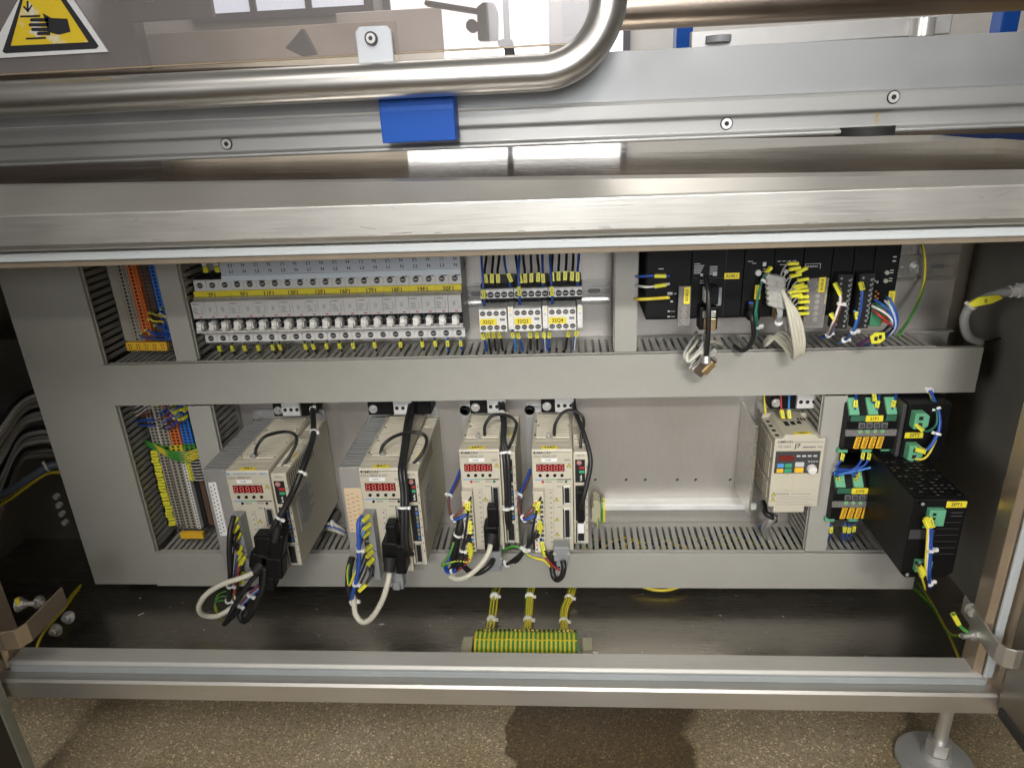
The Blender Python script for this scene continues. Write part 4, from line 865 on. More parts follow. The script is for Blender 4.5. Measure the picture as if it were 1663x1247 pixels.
marks(t, YF, [(3, 10 + (i * 5) % 6, 70 - i * 2.3, 70.8 - i * 2.3) for i in range(6)] + [(22, 31, 66 - i * 2.3, 66.8 - i * 2.3) for i in range(5)] + [(11, 14, 55, 58), (26, 31, 55, 60), (11, 16, 49, 50), (11, 17, 46, 47)])
MB().box(24, 24.4, YF - .3, YF - .05, 2, 50).box(41, 41.3, YF - .3, YF - .05, 0, 90).box(2, 60, YF - .3, YF - .05, 52, 52.3).build('cover_joint', DGREY, t)
l = MB().box(40, 58, YF - .8, YF - .05, 50.5, 58).build('name_label', YEL, t, bevel=.2); text(l, 'A100.1', 49, YF - 1, 54.2, 5.0, INK)
pl = MB().box(15, 30, YF - 22, YF, 24, 46).build('plug', BLACK, t, bevel=1.5)
MB().box(29, 36, YF - 12, YF - 9, 20, 43).build('plug_latch', MGREY, t, bevel=1); MB().box(13.4, 15.6, YF - 21, YF - 6, 27, 44).build('plug_latch', LGREY, t, bevel=.6)
ds = MB().box(9, 31, YF - 20, YF, -8, 21).build('data_plug', BLACK, t, bevel=1)
MB().box(12, 28, YF - 23, YF - 20, 8, 17).build('metal_clip', SCREW, ds, bevel=1); MB().box(14, 29, YF - 22.5, YF - 20, -8, 7).build('contact_plate', GOLD, ds, bevel=1); MB().cyl((20, YF - 22.4, 0), (20, YF - 25, 0), 3.4, 14).build('screw', SCREW, ds, bevel=.4)
cable([(1146, 450, 838), (1150, 470, 828), (1151, 500, 822), (1150, 540, 822), (1148, 570, 826), (1147, 583, 830)], 3.1, CBLK, 'black cable hanging from the processor module down to the metal data plug', 'cable', 'cable', n=10)
hp = thing('hanging_data_plug', 'metal shelled data plug hanging open in front of the middle duct', 'plug', W(1142, 588, 838))
def at(px, py, Y): return W(px, py, Y)
x_ = (at(1160, 585, 838) - at(1128, 570, 838)).normalized(); ax = (at(1162, 578, 838) - at(1138, 602, 838)).normalized()
k = MB(); k.obox(at(1143, 592, 836), ax, 30, 17, 9, 0, up=(0, -1, 0)); k.build('shell', mat('shell_steel', (.64, .60, .56), .22, 1, .2, 60), hp, A=True, bevel=1.5)
k = MB(); k.obox(at(1151, 598, 832), ax, 18, 7, 6, 0, up=(0, -1, 0)); k.build('contact_plate', GOLD, hp, A=True, bevel=.6)
for (px, py, L, a) in ((1131, 584, 18, 4), (1128, 589, 20, 3), (1136, 577, 15, 4), (1158, 576, 11, 3), (1156, 572, 12, 3)):
    k = MB(); k.obox(at(px, py, 833), ax, L, a, 3, 0, up=(0, -1, 0)); k.build('shell_rib', SCREW, hp, A=True, bevel=.5)
k = MB(); k.cyl(at(1147, 578, 828), at(1147, 590, 826), 5.2, 16); k.build('cable_boot', SCREW, hp, A=True)
for nm, pts in (('left', [(1131, 540, 880), (1121, 556, 850), (1112, 572, 836), (1113, 583, 833), (1124, 580, 832), (1140, 562, 834), (1146, 540, 856)]), ('right', [(1137, 545, 880), (1128, 560, 850), (1116, 576, 834), (1118, 587, 830), (1130, 578, 830), (1152, 556, 845), (1165, 556, 872), (1172, 560, 895)])):
    cable(pts, 2.0, CGRY if nm == 'left' else CCRM, ('grey' if nm == 'left' else 'cream') + ' cable looped round the hanging metal data plug', 'cable', 'cable')
t = module(221, 257, 'controller module with vertical label A100.2 and a round black cable plug')
marks(t, YF, [(4, 10, 71, 71.8), (9, 14, 68.6, 69.4), (22, 26, 65, 70), (23, 27, 61, 62), (22, 26, 58, 59)])
MB().cyl((17, YF, 57.5), (17, YF - 4, 57.5), 3.6, 18).build('rotary_knob', LGREY, t, bevel=.5)
l = MB().box(15, 22, YF - .8, YF - .05, 24, 42).build('name_label', YEL, t); text(l, 'A100.2', 18.5, YF - 1, 33, 4.4, INK, rot=math.pi / 2)
MB().box(4, 19, YF - 20, YF, 2, 23).build('data_plug', BLACK, t, bevel=2.5); MB().cyl((5, YF - 14, 23), (10, YF - 14, 23), 2, 10).build('plug_tab', CBLU, t)
cable([(1217, 506, 838), (1222, 520, 830), (1224, 545, 836), (1218, 560, 848), (1208, 569, 858), (1199, 567, 868), (1193, 562, 880)], 3.0, CBLK, 'black cable from module A100.2 hooking down into the middle duct', 'cable', 'cable', n=10)
for k in range(3):
    cable([(1250 + k, 436, 844), (1243 - k, 446, 842), (1235 - k, 470, 836), (1229 - k, 500, 836), (1230 - k * 2, 520, 838), (1231 - k, 540, 850), (1226, 552, 880)], .9, CDGR, 'thin dark green wire draped past label A100.2, %s of three' % ('left', 'middle', 'right')[2 - k], marks=[(.02, 9)] if k < 2 else [], ties=[(.13, 3), (.62, 3)] if k == 0 else [], n=6)
t = module(257, 291, 'controller module carrying a cluster of grey clipped plugs with cream cables')
marks(t, YF, [(3 + i * 6, 7 + i * 6, 70, 71) for i in range(4)] + [(6, 18, 66, 66.8)])
MB().cyl((14, YF, 58), (14, YF - 3, 58), 2.6, 14).build('rotary_knob', LGREY, t)
b = MB().box(2, 6, YF - 4, YF, 0, 50).build('socket_row', GOLD, t, bevel=.4)
for i in range(3): MB().box(6, 24, YF - 5, YF, 2 + i * 6, 6 + i * 6, 0).box(8, 22, YF - 5.4, YF - 4.9, 2.8 + i * 6, 5.2 + i * 6, 1).build('socket', [SCREW, BLACKM], t)
for i in range(6):
    for j in range(2):
        px, py = 1252 + j * 13 + i * .5, 450 + i * 8.4 + j * 2.5; c = W(px, py, 838)
        MB().obox(c, (1, -.1, -.35), 13, 12, 7.4).build('grey_plug', mat('plug_grey', (.40, .39, .36), .45), t, A=True, bevel=1.6)
for k in range(4):
    o = k * 5.2
    cable([(1270 + k * 3.4, 470 + k * 6, 834 - k * 2), (1279 + o, 500 + k * 3, 822 - k * 2), (1286 + o * 1.1, 535, 816), (1290 + o, 560 + k, 820), (1291 + o * .7, 580 - k * 1.5, 830), (1284 + o * .6, 579 - k * 3, 842), (1272 + k * 4, 562 - k * 4, 856), (1260 + k * 3, 551 - k * 4, 868), (1250 - k, 546 + k * 4, 880), (1241, 556 + k * 2, 892)], 2.2, CCRM, 'cream cable from the grey plugs looping down over the middle duct, %s of four' % ('leftmost', 'second', 'third', 'rightmost')[k], 'cable', 'cable', group='cream cables over the middle duct', n=8)
for k in range(4): cable([(1262 + k * 2.5, 500, 836), (1264 + k * 2, 512, 834), (1262 + k * 2, 520, 840), (1270 + k * 2.4, 545, 880)], 1.1, CGRY, 'thin grey wire in the tied bundle under the grey plugs, %s from the left' % ORD[k], group='thin grey tied wires under the grey plugs', ties=[(.36, 5)] if k == 1 else [], n=6, seg=3)
t = module(291, 325, 'controller module with clear cover, many yellow sleeves, labels A100.4 and A100.5')
marks(t, YF, [(2, 20, 66, 66.5), (2, 2.5, 60, 66.5), (20, 20.5, 60, 66.5)] + [(4 + i * 2, 5 + i * 2, 62, 64) for i in range(7)])
tb = MB().box(3, 25, YF - 14, YF, -8, 52).build('terminal_block', DGREY, t, bevel=.6)
for i in range(7): MB().cyl((16, YF - 14.05, 45 - i * 7.4), (16, YF - 15.2, 45 - i * 7.4), 2.8, 14).build('terminal_screw', LGREY, tb)
MB().box(1, 25.5, YF - 19, YF - 17.6, -9, 53).build('clear_cover', CLEAR, t, bevel=.4)
l = MB().box(14, 21.5, YF - 20, YF - 19.1, 36, 54).build('name_label', YEL, t); text(l, 'A100.4', 17.8, YF - 20.2, 45, 4.6, INK, rot=math.pi / 2)
l = MB().box(25, 32, YF - .9, YF - .05, 16, 34).build('name_label', YEL, t); text(l, 'A100.5', 28.5, YF - 1.1, 25, 4.4, INK, rot=math.pi / 2)
SL = [(1288, 428, -.25), (1291, 436, .1), (1302, 439, .9), (1292, 447, .2), (1304, 454, .15), (1296, 464, .5), (1301, 466, .2), (1289, 473, .3), (1303, 472, 0), (1292, 480, .3), (1303, 482, 0), (1304, 490, .05), (1302, 500, 0), (1303, 509, 0)]
for k, (px, py, a) in enumerate(SL):
    cable([(px + 10, py - 3 * a, 836), (px, py, 834), (px - 10, py + 3 + 4 * a, 834), (px - 18, py + 14, 836), (px - 24, py + 36 - k, 846), (px - 22, py + 60 - k * 2, 856)], 1.0, CGRY, 'thin grey wire with fat yellow sleeve at the A100.4 block, %s from the top' % ORD[k], group='sleeved wires at the A100.4 block', marks=[(.12, 13)], n=6, seg=4)
t = module(325, 350, 'black terminal module with two rows of screws and a tied pink and white wire pair')
def screwblock(t, x0, x1):
    tb = MB().box(x0, x1, YF - 16, YF, -12, 56).build('terminal_block', BLACKM, t, bevel=.8)
    sm = MB().cyl((0, 0, 0), (0, -.6, 0), 1.5, 8).mesh('terminal_screw', MGREY)
    for i in range(10):
        for j in range(2): put('terminal_screw', sm, (x0 + 4 + j * (x1 - x0 - 8), YF - 16, 51 - i * 6.3 - j * 2.6), tb)
    marks(t, YF - 16, [(x1 - 2.6, x1 - 1.4, 48 - i * 6, 51 - i * 6) for i in range(9)], MGREY)
screwblock(t, 3, 21)
t = module(350, 374, 'black terminal module with two rows of screws and a blue wire'); screwblock(t, 3, 21)
t = module(374, 404, 'right end controller module with green connector and label A100.7')
marks(t, YF, [(21, 25, 71, 72.5), (21, 25, 66, 67.5), (20, 24, 55, 56), (20, 24, 52, 53), (20, 24, 45, 46), (20, 24, 42, 43), (3, 5, 42, 44), (6, 8, 40, 43)])
for zz in (53, 43): MB().cyl((16, YF, zz), (16, YF - 2.5, zz), 2.5, 14).build('rotary_knob', mat('knob_olive', (.40, .40, .30), .5), t)
q = MB()
for i in range(4): q.box(6 + (i % 2) * 3, 8 + (i % 2) * 3, YF - .5, YF - .05, 29 - i * 3, 31 - i * 3)
q.build('print', TORG, t)
l = MB().box(22.5, 30, YF - .9, YF - .05, 10, 30).build('name_label', YEL, t); text(l, 'A100.7', 26.2, YF - 1.1, 20, 4.6, INK, rot=math.pi / 2)
g = MB().box(-1, 13, YF - 14, YF, -10, 16).box(13, 26, YF - 10, YF, -4, 16).build('terminal_plug', mat('plug_dark_green', (.05, .22, .11), .45), t, bevel=.8)
for i in range(4): MB().box(14, 19, YF - 11, YF - 9.9, 8 - i * 5, 11.5 - i * 5, 0).box(20, 24, YF - 11, YF - 9.9, 8 - i * 5, 11 - i * 5, 1).build('terminal_lever', [TORG, TEAL], g)
for nm, pts, m, mk, kw in (
    ('pink and white tied wires on the left black terminal module', [(1357, 462, 838), (1364, 478, 834), (1364, 492, 832), (1356, 516, 834), (1350, 530, 842), (1345, 545, 872)], CWHT, [(.06, 16)], dict(ties=[(.25, 3.4), (.97, 4)])),
    ('brown wire beside the pink and white pair on the left black terminal module', [(1359, 470, 838), (1366, 480, 834), (1366, 494, 832), (1358, 518, 834), (1352, 532, 842), (1346, 546, 872)], CBRN, [], {}),
    ('blue wire with sleeve low on the left black terminal module', [(1348, 508, 840), (1355, 518, 836), (1354, 530, 840), (1346, 545, 868), (1332, 548, 880)], CBLU, [(.08, 10)], {}),
    ('blue wire with sleeve at mid height on the right black terminal module', [(1396, 458, 838), (1400, 468, 834), (1399, 490, 832), (1395, 515, 834), (1385, 540, 850), (1366, 556, 884)], CBLU, [(.05, 10)], dict(ties=[(.62, 4), (.9, 4)])),
    ('pale wire with sleeve low on the right black terminal module', [(1387, 504, 838), (1391, 512, 836), (1388, 530, 840), (1374, 552, 872), (1362, 557, 886)], CSKY, [(.08, 9)], {}),
    ('red wire from the green connector of module A100.7', [(1418, 504, 842), (1428, 512, 834), (1440, 522, 832), (1448, 530, 834)], CRED, [], {}),
    ('white wire from the green connector of module A100.7', [(1416, 497, 842), (1432, 505, 832), (1446, 516, 830), (1451, 528, 832), (1447, 537, 836)], CWHT, [], {}),
    ('upper blue wire arching right from the green connector of module A100.7', [(1440, 482, 842), (1448, 490, 834), (1456, 512, 830), (1456, 530, 832), (1446, 543, 838), (1430, 550, 850), (1408, 560, 884)], CBLU, [], {}),
    ('lower blue wire arching right from the green connector of module A100.7', [(1420, 486, 842), (1434, 496, 832), (1448, 512, 830), (1452, 530, 831), (1442, 545, 838), (1428, 552, 850), (1406, 562, 884)], CBLU, [], {}),
    ('silver blue wire between the blue wires of module A100.7', [(1437, 488, 842), (1446, 498, 833), (1453, 516, 830), (1453, 532, 831), (1444, 544, 837), (1430, 551, 850), (1407, 561, 884)], mat('cable_silver_blue', (.5, .56, .7), .4), [], {}),
    ('violet sheathed cable entering the middle duct below module A100.7', [(1414, 548, 852), (1406, 554, 868), (1394, 560, 890)], CVIO, [], {})):
    cable(pts, 1.5 if 'violet' not in nm else 3, m, nm, marks=mk, **kw)
tg = thing('cable_tag', 'yellow hexagonal cable tag hanging on the tied wires below module A100.7', 'cable tag', W(1425, 549, 826))
MB().prism([(-9, 2), (-6, -7), (4, -6), (9, -1), (7, 7), (-4, 7)], 'y', -.8, .8).build('plate', LIME, tg); MB().box(-4, 0, -1.1, -.85, -3, 2).box(1, 4.5, -1.1, -.85, -1, 4).build('print', INK, tg)
cable([(1419, 548, 838), (1436, 541, 834), (1448, 530, 834)], 4.6, CBLK, 'short black heat-shrunk cable sheath behind the yellow hexagonal tag', 'cable', 'cable')
cable([(1498, 396, 958), (1502, 425, 950), (1501, 455, 945), (1493, 485, 930), (1480, 512, 905), (1458, 546, 880)], 2.0, CGRN, 'long green and yellow earth wire bowing down beside the rail stub on the right', m2=CYEL, twist=.12)
# flexible conduit leaving through the right wall
cable([(1592, 556, 900), (1572, 545, 890), (1566, 520, 880), (1574, 500, 872), (1595, 487, 865), (1625, 476, 860), (1652, 473, 858)], 5.5, CGRY, 'grey flexible cable with yellow tag bending to the gland in the right wall', 'cable', 'cable', n=12, ties=[(.62, 6.5)])
tg = thing('cable_tag', 'yellow cable tag tied on the grey cable at the right wall', 'cable tag', W(1600, 490, 850))
MB().prism([(-19, -2), (-14, -6), (8, -2), (19, 4), (14, 8), (-8, 6)], 'y', -1, 1).build('plate', LIME, tg); text(tg, 'II', 0, -1.2, 1, 7, INK, rot=.3)
gl = thing('cable_gland', 'white cable gland on the right inner wall at the end of the grey cable', 'cable gland', W(1652, 472, 858))
MB().cyl((0, 0, 0), (10, 0, 1), 9, 16).cyl((-8, 0, -1), (0, 0, 0), 7.4, 12).build('nut', LGREY, gl, bevel=.8); MB().cyl((10, 0, 1), (30, -2, 2), 7, 12).build('thread', MGREY, gl)
# ------------------------------------------------------------------ earth terminal block on the tray
pe = thing('earth_terminal_block', 'row of green and yellow earth terminals on the cabinet floor with two beige end stops', 'terminal block', (-130, 755, -715))
pem = MB().prism([(-20, 8), (-20, 34), (-16, 44), (-6, 50), (6, 50), (20, 44), (22, 34), (22, 8)], 'x', -2.95, -.05, 0).prism([(-20, 8), (-20, 34), (-16, 44), (-6, 50), (6, 50), (20, 44), (22, 34), (22, 8)], 'x', -.04, 2.95, 1)
pem.box(-1.2, 1.2, 10, 15, 46.3, 48.0, 2).box(-2.9, 2.9, -8, -7, 49.1, 50.4, 0)
pem = pem.mesh('earth_terminal', [CYEL, CGRN, BLACKM])
for k in range(23): put('earth_terminal', pem, (5 + k * 6.05, random.uniform(-.5, .5), random.uniform(-.4, .4)), pe)
MB().box(-22, 170, -16, 16, .5, 2).box(-22, 170, -17.5, -16, .5, 8).box(-22, 170, 16, 17.5, .5, 8).build('rail', ZINC, pe)
EC = MB().prism([(-18, 6), (-18, 30), (-14, 36), (14, 36), (18, 30), (18, 6)], 'x', -7, 7).prism([(-22, 10), (-22, 22), (-18, 24), (-18, 8)], 'x', -8, 8).box(-9, -7, -12, 12, 10, 32).mesh('end_stop', mat('end_stop_beige', (.42, .40, .27), .5))
put('end_stop', EC, (-9, 0, 0), pe, bevel=.8); put('end_stop', EC, (155, 0, 0), pe, bevel=.8)
def bundle(px0, px1, py0, pxt, pyt, n, gname, spread=4.0, bx=0):
    for k in range(n):
        f = (k / (n - 1) - .5) if n > 1 else 0
        a = W(pxt, pyt, 800); a0 = W(px0, 955, 905)
        P = [Vector((a0.x + f * 14, 930, -706 + 4 * (k % 2))), Vector((a0.x + f * 10 - 3 + bx * .3, 895, -704 + 3 * (k % 2))), Vector((a.x + f * 9 + bx * .6, 850, -701 + 3 * (k % 2))), Vector((a.x + f * 9 + bx, 808, -696 + 2 * (k % 2))), Vector((a.x + f * spread * 6 + bx, 784, -684)), Vector((a.x + f * spread * 8 + bx, 768, -668))]
        cable(P, 1.75, CYEL, 'green and yellow earth wire, %s bundle behind the floor terminals, %s from the left' % (gname, ORD[k]), group='earth wires, %s bundle' % gname, m2=CGRN, twist=.05, abs_mm=True, ties=[(.28, 7), (.62, 7)] if k == n // 2 else [], n=10)
bundle(808, 0, 0, 795, 1018, 3, 'left', 1.2); bundle(864, 0, 0, 856, 1018, 7, 'middle', 3.6); bundle(930, 0, 0, 916, 1018, 5, 'right', 2.4)
cable([Vector(p) for p in ((95, 940, -690), (110, 915, -702), (145, 905, -706), (178, 915, -702), (195, 945, -690))], 2.6, CYEL, 'yellow wire loop just showing under the bottom duct', abs_mm=True)
for nm, pts in (('upper', [(1478, 950, 930), (1495, 965, 905), (1514, 985, 880), (1530, 1012, 830), (1545, 1030, 770), (1560, 1032, 722)]), ('lower', [(1490, 945, 930), (1502, 962, 905), (1518, 988, 870), (1538, 1025, 800), (1552, 1055, 745), (1560, 1075, 722)])):
    cable(pts, 2.0, CYEL, 'green and yellow earth wire running to the right jamb bolt, ' + nm + ' of the pair', m2=CGRN, twist=.05)
cable([W(1548, 997, 700), W(1555, 1010, 700), W(1563, 1020, 700), W(1572, 1026, 698)], 2.2, CGRN, 'short yellow sleeved earth lead at the right jamb bolt', abs_mm=True, marks=[(.25, 16)])
for nm, pts in (('upper', [(146, 935, 960), (120, 962, 900), (104, 985, 860), (92, 1000, 830), (78, 1002, 800), (70, 990, 770)]), ('lower', [(148, 932, 965), (125, 960, 905), (105, 988, 850), (80, 1015, 790), (66, 1035, 745), (58, 1055, 722)])):
    cable(pts, 2.0, CYEL, 'green and yellow earth wire running to the left jamb, ' + nm + ' of the pair', m2=CGRN, twist=.05)
cable([W(27, 972, 688), W(31, 980, 688), W(33, 985, 688)], 3.0, CYEL, 'short yellow sleeved earth lead at the left jamb bolt', abs_mm=True)
# small earth terminal beside the fourth drive
t = thing('end_stop', 'beige end stop on the aluminium bar right of the fourth drive', 'end stop', (38, 950, -600))
MB().prism([(0, 4), (10, 0), (14, 8), (14, 36), (8, 42), (2, 40), (4, 30), (0, 28)], 'y', -22, 6).build('housing', mat('end_stop_beige', (.42, .40, .27), .5), t, bevel=1)
t = thing('earth_terminal', 'single green and yellow earth terminal on the aluminium bar', 'terminal block', (53, 945, -605))
MB().prism([(-14, 6), (-14, 30), (-8, 38), (6, 38), (6, 2)], 'x', 0, 3, 0).prism([(-14, 6), (-14, 30), (-8, 38), (6, 38), (6, 2)], 'x', 3.02, 6.2, 1).build('housing', [CGRN, CYEL], t, bevel=.3)
cable([(971, 834, 935), (971, 842, 928), (971, 855, 922)], 1.4, CGRN, 'short green earth wire from the single terminal down into the bottom duct', m2=CYEL)
# ------------------------------------------------------------------ cables at the drives
def big(pts, r, m, label, **k): return cable(pts, r, m, label, 'cable', 'cable', n=10, **k)
# drive 7A1
big([(507, 650, 940), (509, 690, 880), (507, 715, 838), (488, 770, 790), (465, 820, 776), (445, 855, 766), (436, 885, 762), (434, 905, 764)], 4.2, CBLK, 'thick black cable running down the right edge of the first servo drive', ties=[.08, .3, .55, .78])
big([(414, 738, 829), (418, 724, 818), (432, 708, 826), (462, 701, 850), (479, 706, 850), (481, 720, 836), (468, 744, 822), (457, 759, 815)], 2.3, CBLK, 'thin black earthing lead arched over the top of the first servo drive')
big([(411, 930, 745), (392, 938, 738), (362, 948, 732), (335, 965, 730), (323, 985, 732), (330, 998, 740), (352, 1000, 750), (374, 988, 760), (395, 970, 768), (420, 955, 775)], 3.6, CCRM, 'cream motor cable looping low from the first servo drive')
big([(430, 920, 750), (428, 950, 752), (415, 985, 756), (398, 1008, 758), (390, 1000, 765), (396, 985, 772), (412, 960, 785)], 4.0, CBLK, 'black cable hanging lowest right under the first servo drive')
big([(418, 932, 748), (404, 948, 748), (385, 975, 750), (368, 1008, 752), (366, 1012, 756), (382, 995, 764), (400, 965, 775)], 3.2, CBLK, 'black cable hanging in a point under the first servo drive')
big([(380, 838, 765), (374, 860, 752), (372, 890, 744), (373, 915, 742), (374, 940, 744), (372, 965, 750), (371, 980, 755)], 3.4, CBLK, 'black cable down the left of the grey plug of the first servo drive', ties=[(.72, 5), (.95, 5)])
big([(387, 862, 765), (381, 872, 756), (380, 884, 754), (386, 892, 762)], 2.6, CBLK, 'short black jumper loop at the grey plug of the first servo drive')
mc = thing('motor_plug', 'cluster of black motor plugs at the bottom of the first servo drive', 'plug', W(440, 915, 765))
for (px, py, L, a, dd) in ((432, 880, 30, 24, (.05, 0, 1)), (452, 880, 40, 20, (.3, 0, 1)), (425, 905, 26, 26, (.3, 0, 1)), (445, 915, 34, 30, (.15, 0, 1)), (437, 940, 24, 22, (.2, 0, 1))):
    k = MB(); k.obox(W(px, py, 762), dd, L, a, 22, 0, up=(0, -1, 0)); k.build('plug_shell', BLACK, mc, A=True, bevel=3)
for (px, py, qx, qy, r) in ((425, 915, 414, 929, 8), (452, 855, 446, 880, 6)):
    k = MB(); k.cyl(W(px, py, 756), W(qx, qy, 748), r, 14, r1=r * .8); k.build('cable_boot', BLACKM, mc, A=True)
for k, (x0, y0, c) in enumerate(((382, 845, CBLK), (384, 858, CBLK), (387, 870, CBLK), (390, 892, CBLU), (391, 900, CBRN), (393, 910, CRED), (396, 908, CBLK), (390, 935, CWHT), (388, 948, CBLK))):
    nm = {CBLK: 'black', CBLU: 'blue', CBRN: 'brown', CRED: 'red', CWHT: 'white'}[c]
    cable([(x0 + 6, y0 - 4, 768), (x0, y0, 764), (x0 - 5, y0 + 10, 758), (x0 - 8, y0 + 30, 752), (375 + k, y0 + 60 if y0 < 900 else 975, 752)], 1.3, c, nm + ' sleeved wire at the grey plug of the first servo drive, %s from the top' % ORD[k], group='wires at the first drive plug', marks=[(.11, 12)], n=6, seg=4)
for k in range(3): cable([(402 + k * 2, 955 - k * 3, 758), (385, 966 + k * 2, 754), (366 - k * 6, 960 + k * 8, 752), (352 - k * 2, 968 + k * 9, 754), (350 + k * 3, 985 + k * 8, 758), (360 + k, 1008, 764)], .9, CGRN, 'thin green and yellow wire curling under the first servo drive, %s from inside' % ORD[k], group='thin earth wires under the first drive', m2=CYEL, n=6)
for k, c in enumerate((CVIO, CBRN, CGRY, CBLU)): cable([(420 + k * 2, 948 + k * 2, 762), (408 + k, 960 + k * 2, 760), (394 + k, 976 + k, 760), (382, 986, 764)], 1.2, c, {CVIO: 'violet', CBRN: 'brown', CGRY: 'grey', CBLU: 'blue'}[c] + ' wire in the tied bundle hanging under the first servo drive', n=6, ties=[(.35, 5), (.8, 5)] if k == 1 else [])
# drive 8A1
for k in range(2):
    o = k * 6
    big([(668 + o, 648, 945), (664 + o, 668, 905), (658 + o, 700, 855), (654 + o * .8, 735, 815), (650 + o, 765, 786), (654 + o, 800, 776), (654 + o, 850, 764), (655 + o, 885, 760), (663 + o, 900, 768)], 3.4, CBLK, 'black cable of the pair running down the front of the second servo drive, ' + ('left one' if k == 0 else 'right one'), ties=[(.74, 7)] if k == 0 else [])
big([(618, 735, 829), (623, 722, 816), (640, 709, 826), (664, 702, 842), (686, 704, 846), (693, 716, 836), (686, 735, 820), (670, 755, 815)], 2.3, CBLK, 'thin black earthing lead arched over the top of the second servo drive')
big([(633, 930, 748), (630, 945, 742), (622, 972, 738), (606, 1000, 736), (590, 1010, 738), (578, 998, 742), (575, 980, 748), (573, 965, 752)], 3.8, CCRM, 'cream motor cable hanging in a deep loop from the second servo drive')
big([(588, 838, 764), (582, 850, 754), (583, 880, 746), (583, 915, 742), (578, 945, 742), (572, 968, 748), (576, 980, 752)], 2.8, CBLU, 'thick blue cable down the left of the grey plug of the second servo drive', ties=[(.33, 4.6), (.7, 4.6), (.97, 6)])
big([(572, 905, 770), (567, 925, 756), (566, 950, 750), (569, 970, 752)], 4.5, CBLK, 'black cable behind the blue one left of the second servo drive')
cable([(572, 908, 768), (565, 925, 752), (567, 950, 746), (574, 935, 744), (579, 925, 746)], 1.8, CGRN, 'green earth wire at the left of the second servo drive', m2=CYEL)
mc = thing('motor_plug', 'black motor plug with boot on the second servo drive', 'plug', W(640, 895, 768))
for (px, py, L, a, dd, dp) in ((638, 862, 30, 14, (0, 0, 1), 20), (637, 890, 34, 22, (.05, 0, 1), 26), (653, 900, 46, 14, (.02, 0, 1), 26)):
    k = MB(); k.obox(W(px, py, 770), dd, L, a, dp, 0, up=(0, -1, 0)); k.build('plug_shell', BLACK, mc, A=True, bevel=2.5)
k = MB(); k.cyl(W(634, 905, 758), W(632, 928, 748), 9, 16, r1=7); k.build('cable_boot', BLACKM, mc, A=True)
for k, (x0, y0, c) in enumerate(((594, 842, CBLU), (596, 855, CSKY), (594, 868, CBLK), (598, 890, CBLK), (600, 900, CBLK), (602, 912, CBLK))):
    nm = {CBLK: 'black', CBLU: 'blue', CSKY: 'sky blue'}[c]
    cable([(x0 + 6, y0 - 3, 768), (x0, y0, 762), (x0 - 5, y0 + 8, 756), (x0 - 10, y0 + 22, 752), (580, y0 + 45, 750)], 1.5, c, nm + ' sleeved wire at the second servo drive grey plug, %s from the top' % ORD[k], group='wires at the second drive plug', marks=[(.14, 13)], n=6, seg=4)
cable([(605, 918, 764), (603, 932, 756), (594, 948, 750), (585, 957, 750)], 2.0, CBLK, 'black wire with white and yellow sleeves below the plug of the second servo drive', marks=[(.85, 16)])
gh = thing('data_plug', 'grey hooded data plug at the bottom of the second servo drive', 'plug', W(648, 945, 776))
k = MB(); k.obox(W(647, 938, 776), (0, 0, 1), 26, 16, 16, 0, up=(0, -1, 0)); k.obox(W(645, 948, 770), (0, 0, 1), 12, 10, 12, 0, up=(0, -1, 0)); k.build('hood', MGREY, gh, A=True, bevel=1.2)
# nut and cable ends between the first two drives
t = thing('round_bushing', 'dark round bushing on the bare plate between the first two drives', 'bushing', W(543, 838, 960))
MB().cyl((0, 8, 0), (0, -24, 0), 9, 24).cyl((0, -24, 0), (0, -26, 0), 8, 24, r1=6.5).build('ring', mat('bushing_grey', (.09, .09, .09), .4), t); MB().cyl((0, -26.1, 0), (0, -26.6, 0), 3.6, 16).build('bore', BLACKM, t)
for k in range(4): big([(520, 852 + k * 3, 930), (532, 850 + k * 3, 915), (546, 853 + k * 3, 905), (560, 862 + k * 2, 915)], 2.4, (CCRM, CBLU, CGRY, CCRM)[k], ('cream', 'blue', 'grey', 'second cream')[k] + ' cable crossing above the bottom duct between the first two drives', ties=[(.6, 4)] if k == 0 else [])
# drives 15A1 and 16A1
def slim(dx, third):
    q = 'third' if third else 'fourth'
    big([(787 + dx, 706, 874), (788 + dx, 690, 868), (800 + dx, 675, 872), (822 + dx, 674, 880), (837 + dx, 684, 880), (838 + dx, 695, 870), (832 + dx, 714, 852), (826 + dx, 727, 850)] if third else
        [(900, 706, 874), (902, 688, 868), (914, 670, 876), (930, 666, 882), (945, 676, 880), (948, 690, 870), (944, 708, 856), (943, 727, 850)], 2.2, CBLK, 'thin black earthing lead arched over the top of the %s servo drive' % q)
slim(0, True); slim(114, False)
for k in range(2): big([(810 + k * 6, 645, 945), (813 + k * 5, 665, 905), (817 + k * 3, 690, 872), (816 + k * 3, 715, 848), (819 + k * 6, 745, 834), (822 + k * 5, 790, 826), (823 + k * 5, 840, 824), (826 + k * 2, 858, 832)], 3.0, CBLK, 'black cable of the pair down the right edge of the third servo drive, ' + ('left one' if k == 0 else 'right one'), ties=[(.22, 6.5), (.5, 6.5), (.83, 7)] if k == 0 else [])
big([(931, 645, 945), (934, 668, 900), (945, 695, 868), (956, 730, 845), (959, 755, 835), (952, 790, 826), (946, 815, 822), (944, 828, 828)], 3.2, CBLK, 'black cable curving down the right side of the fourth servo drive')
pl = thing('module_plug', 'black flat plug with white printed sticker in the option slot of the fourth servo drive', 'plug', W(943, 840, 838))
k = MB(); k.obox(W(943, 820, 832), (0, 0, 1), 50, 9, 14, 0, up=(0, -1, 0)); k.build('plug_shell', BLACK, pl, A=True, bevel=1.5)
